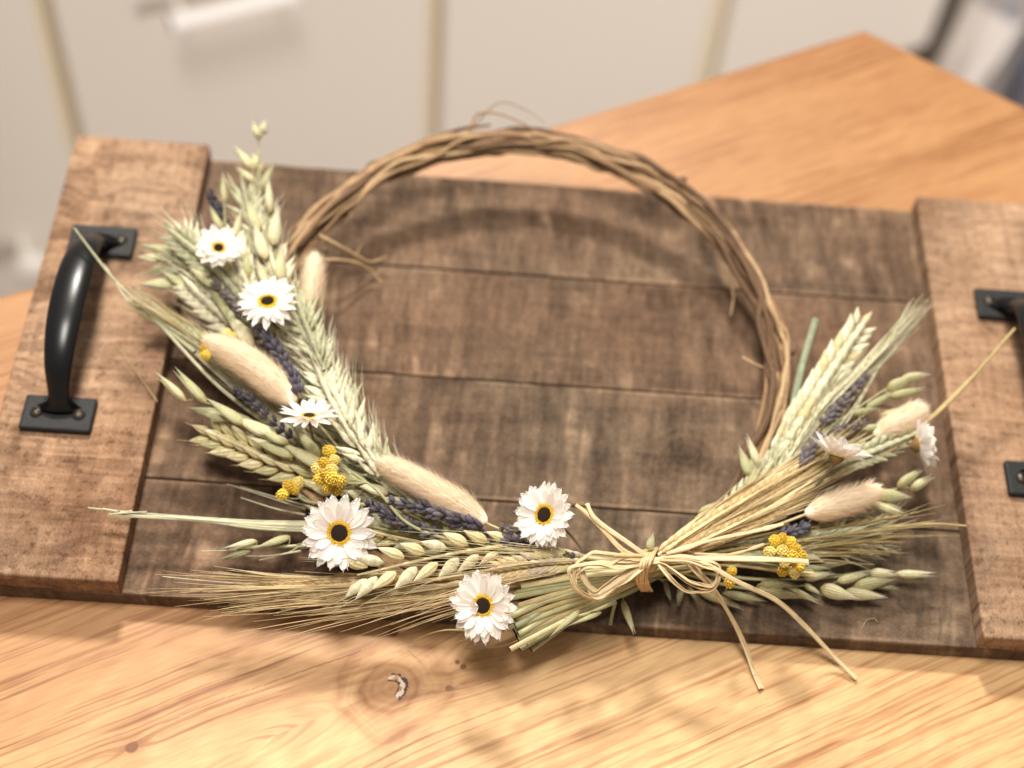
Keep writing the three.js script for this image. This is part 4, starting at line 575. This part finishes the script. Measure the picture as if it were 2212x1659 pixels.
// ---- raffia bow
{
  const H = 0.047, kn = at(1402, 1212, 0.040), kg = [];
  for (let k = 0; k < 6; k++) { const j = () => rr(-3, 3), z = rr(-0.0006, 0.0006); kg.push(sweep(path([[1422 - k * 6 + j(), 1184 + k, 0.036], [1413 - k * 5 + j(), 1197 + k, H + 0.001 + z], [1400 - k * 4 + j(), 1218 + k, H + 0.002 + z], [1394 - k * 3 + j(), 1240 + k * 2, 0.043 + z], [1398 - k * 4 + j(), 1262, 0.034 + z], [1410 - k * 5 + j(), 1276, 0.022]]), 28, 8, rr(0.0005, 0.0009), 0.0005, null, true, 1.5)); }
  kg.push(new THREE.IcosahedronGeometry(0.0042, 3).scale(0.8, 0.8, 1.2).translate(kn.x, kn.y, kn.z));
  const bow = mesh('raffia_bow', merge(kg), M.raffia, wreath, 'pale raffia bow tied round the stems');
  const strip = (nm, list, w, th = 0.00035, m = M.raffia, tw = 0.9) => { const q = rr(0, 90); return mesh(nm, sweep(wig(path(list), 0.0004), 72, 8, (t) => w * (0.62 + 0.8 * noise(t * 7 + q, 1) + 0.15 * noise(t * 40, q)), (t) => th * (0.6 + 0.8 * noise(t * 9, q + 5)), null, true, tw + 2.2 * (rnd() - 0.5)), m, bow); };
  const Z = (list, dh = 0) => list.map(([x, y, h]) => [1207 + x * 0.1984, 1069.8 + y * 0.1984, H + (h + dh) / 1000]);
  const LOOPS = [
    [[985, 670, 0], [860, 650, 4], [700, 648, 7], [520, 628, 9], [380, 612, 9], [290, 670, 9], [205, 745, 8], [180, 830, 6], [165, 960, 3], [250, 1075, 0], [370, 1128, -2], [455, 1132, -2], [560, 1060, -1], [690, 960, 0], [900, 770, 1], [990, 700, 0]],
    [[985, 690, 0], [800, 722, 4], [520, 722, 7], [300, 745, 8], [118, 808, 8], [140, 930, 5], [180, 1010, 2], [280, 1095, -1], [400, 1135, -3], [470, 1110, -2], [700, 930, 0], [940, 740, 1]],
    [[985, 700, 0], [840, 760, 3], [640, 788, 6], [440, 742, 8], [240, 762, 8], [212, 800, 7], [240, 900, 4], [330, 1030, 1], [390, 1062, 0], [460, 1000, 0], [640, 880, 1], [930, 740, 1]],
    [[980, 712, 0], [830, 780, 3], [600, 770, 6], [400, 780, 8], [300, 792, 8], [190, 880, 5], [200, 985, 3], [300, 1085, 0], [440, 1100, -1], [560, 1010, 0], [760, 890, 1], [960, 730, 1]],
    [[1060, 690, 0], [1200, 680, 4], [1400, 684, 7], [1560, 705, 8], [1690, 740, 8], [1752, 785, 7], [1755, 880, 5], [1722, 1000, 1], [1650, 1040, -1], [1500, 1062, -3], [1390, 1035, -2], [1290, 950, 0], [1180, 840, 1], [1060, 720, 0]],
    [[1060, 700, 0], [1250, 735, 4], [1420, 745, 6], [1560, 770, 7], [1680, 815, 7], [1724, 850, 6], [1700, 930, 3], [1655, 975, 1], [1560, 965, 0], [1420, 915, 0], [1290, 850, 1], [1060, 715, 0]],
    [[1060, 705, 0], [1220, 705, 5], [1400, 720, 8], [1600, 790, 9], [1712, 830, 8], [1738, 930, 4], [1690, 1005, 0], [1560, 1020, -1], [1400, 960, 0], [1250, 860, 1], [1060, 720, 0]],
    [[1060, 715, 0], [1190, 775, 3], [1330, 880, 3], [1450, 950, 2], [1580, 990, 1], [1670, 990, 2], [1730, 900, 5], [1700, 800, 7], [1560, 740, 8], [1380, 690, 7], [1060, 695, 0]],
    [[1060, 722, 0], [1150, 830, 1], [1260, 950, -1], [1400, 1050, -3], [1520, 1055, -3], [1640, 1030, -1], [1718, 940, 3], [1745, 840, 6], [1640, 770, 8], [1480, 745, 7], [1200, 720, 3], [1060, 700, 0]],
  ];
  LOOPS.forEach((l, k) => strip('loop', Z(l), [0.00062, 0.0007, 0.0007, 0.0006, 0.0006, 0.0005, 0.0006, 0.0005, 0.0006][k], 0.00028, k % 3 ? M.raffiaPale : M.raffia, 0.8));
  strip('loop', Z([[960, 725, 1], [800, 850, 1], [640, 960, 0], [500, 1050, -1], [410, 1072, -1], [340, 1010, 0], [280, 900, 3], [225, 780, 6]]), 0.0017, 0.00035, M.raffiaPale, 0.6);
  strip('loop', Z([[960, 700, 1], [840, 690, 4], [720, 668, 6], [560, 720, 7], [420, 730, 7]]), 0.0014, 0.0003, M.raffia, 0.6);
  strip('tail', [[1400, 1208, H], [1350, 1190, H + 0.003], [1310, 1150, H + 0.006], [1276, 1118, H + 0.008], [1244, 1090, H + 0.010]], 0.0010, 0.0004, M.raffia, 0.4);
  strip('tail', [[1402, 1206, H], [1360, 1176, H + 0.004], [1310, 1140, H + 0.007], [1282, 1118, H + 0.009], [1268, 1088, H + 0.010]], 0.0010, 0.0005, M.raffiaPale, 0.4);
  strip('tail', [[1404, 1210, H], [1480, 1206, H + 0.004], [1600, 1206, H + 0.007], [1690, 1209, H + 0.007], [1746, 1213, H + 0.006]], 0.0010, 0.0004, M.raffiaPale, 0.3);
  strip('tail', [[1404, 1212, H], [1480, 1200, H + 0.005], [1530, 1222, H + 0.008], [1590, 1254, H + 0.004], [1680, 1300, 0.034], [1740, 1352, 0.020], [1800, 1416, 0.006], [1850, 1466, 0.0015]], 0.0009, 0.0004, M.raffiaPale, 0.4);
  strip('tail', [[1404, 1212, H], [1478, 1212, H + 0.004], [1510, 1236, H + 0.002], [1545, 1278, 0.036], [1580, 1336, 0.020], [1610, 1396, 0.008], [1630, 1450, 0.002], [1645, 1488, 0.0012]], 0.0013, 0.0004, M.raffiaPale, 0.3);
  strip('tail', [[1440, 1196, 0.044], [1540, 1166, 0.046], [1620, 1150, 0.046], [1692, 1132, 0.046]], 0.0009, 0.0005, M.raffiaPale, 0.2);
  strip('tail', [[1500, 1196, 0.044], [1580, 1196, 0.044], [1650, 1176, 0.044]], 0.0006, 0.0004, M.raffia, 0.2);
}
// loose curled wisps on the tray and table
stem([[1010, 1362, 0.030], [960, 1358, 0.022], [915, 1372, 0.010], [880, 1394, 0.0015]], 0.0004, M.straw[0], { taper: 0.6 });
stem([[1020, 1340, 0.032], [1006, 1370, 0.026], [1000, 1400, 0.018]], 0.0003, M.straw[1], { taper: 0.6 });
for (const l of [[[1150, 1370, 0.022], [1080, 1395, 0.014], [1005, 1402, 0.008]], [[860, 1300, 0.018], [910, 1282, 0.022], [985, 1270, 0.026]], [[985, 1388, 0.014], [1040, 1370, 0.02], [1100, 1362, 0.022]]]) stem(l, 0.00028, M.straw[0], { taper: 0.5, rad: 5 });
stem([[340, 868, 0.022], [300, 810, 0.024], [255, 748, 0.026]], 0.0003, M.straw[1], { taper: 0.5 });
finish(wreath);
{
  const w = (list, r, label, m) => { const o = mesh('loose_fibre', sweep(path(list), 24, 5, r), m, scene); tag(o, label, 'fibre'); };
  w([[1862, 1358, 0.0104], [1872, 1340, 0.0108], [1888, 1336, 0.0112], [1896, 1344, 0.0106]], 0.00016, 'tiny curled fibre lying on the front plank near the right end board', M.straw[0]);
}
renderer.render(scene, camera);
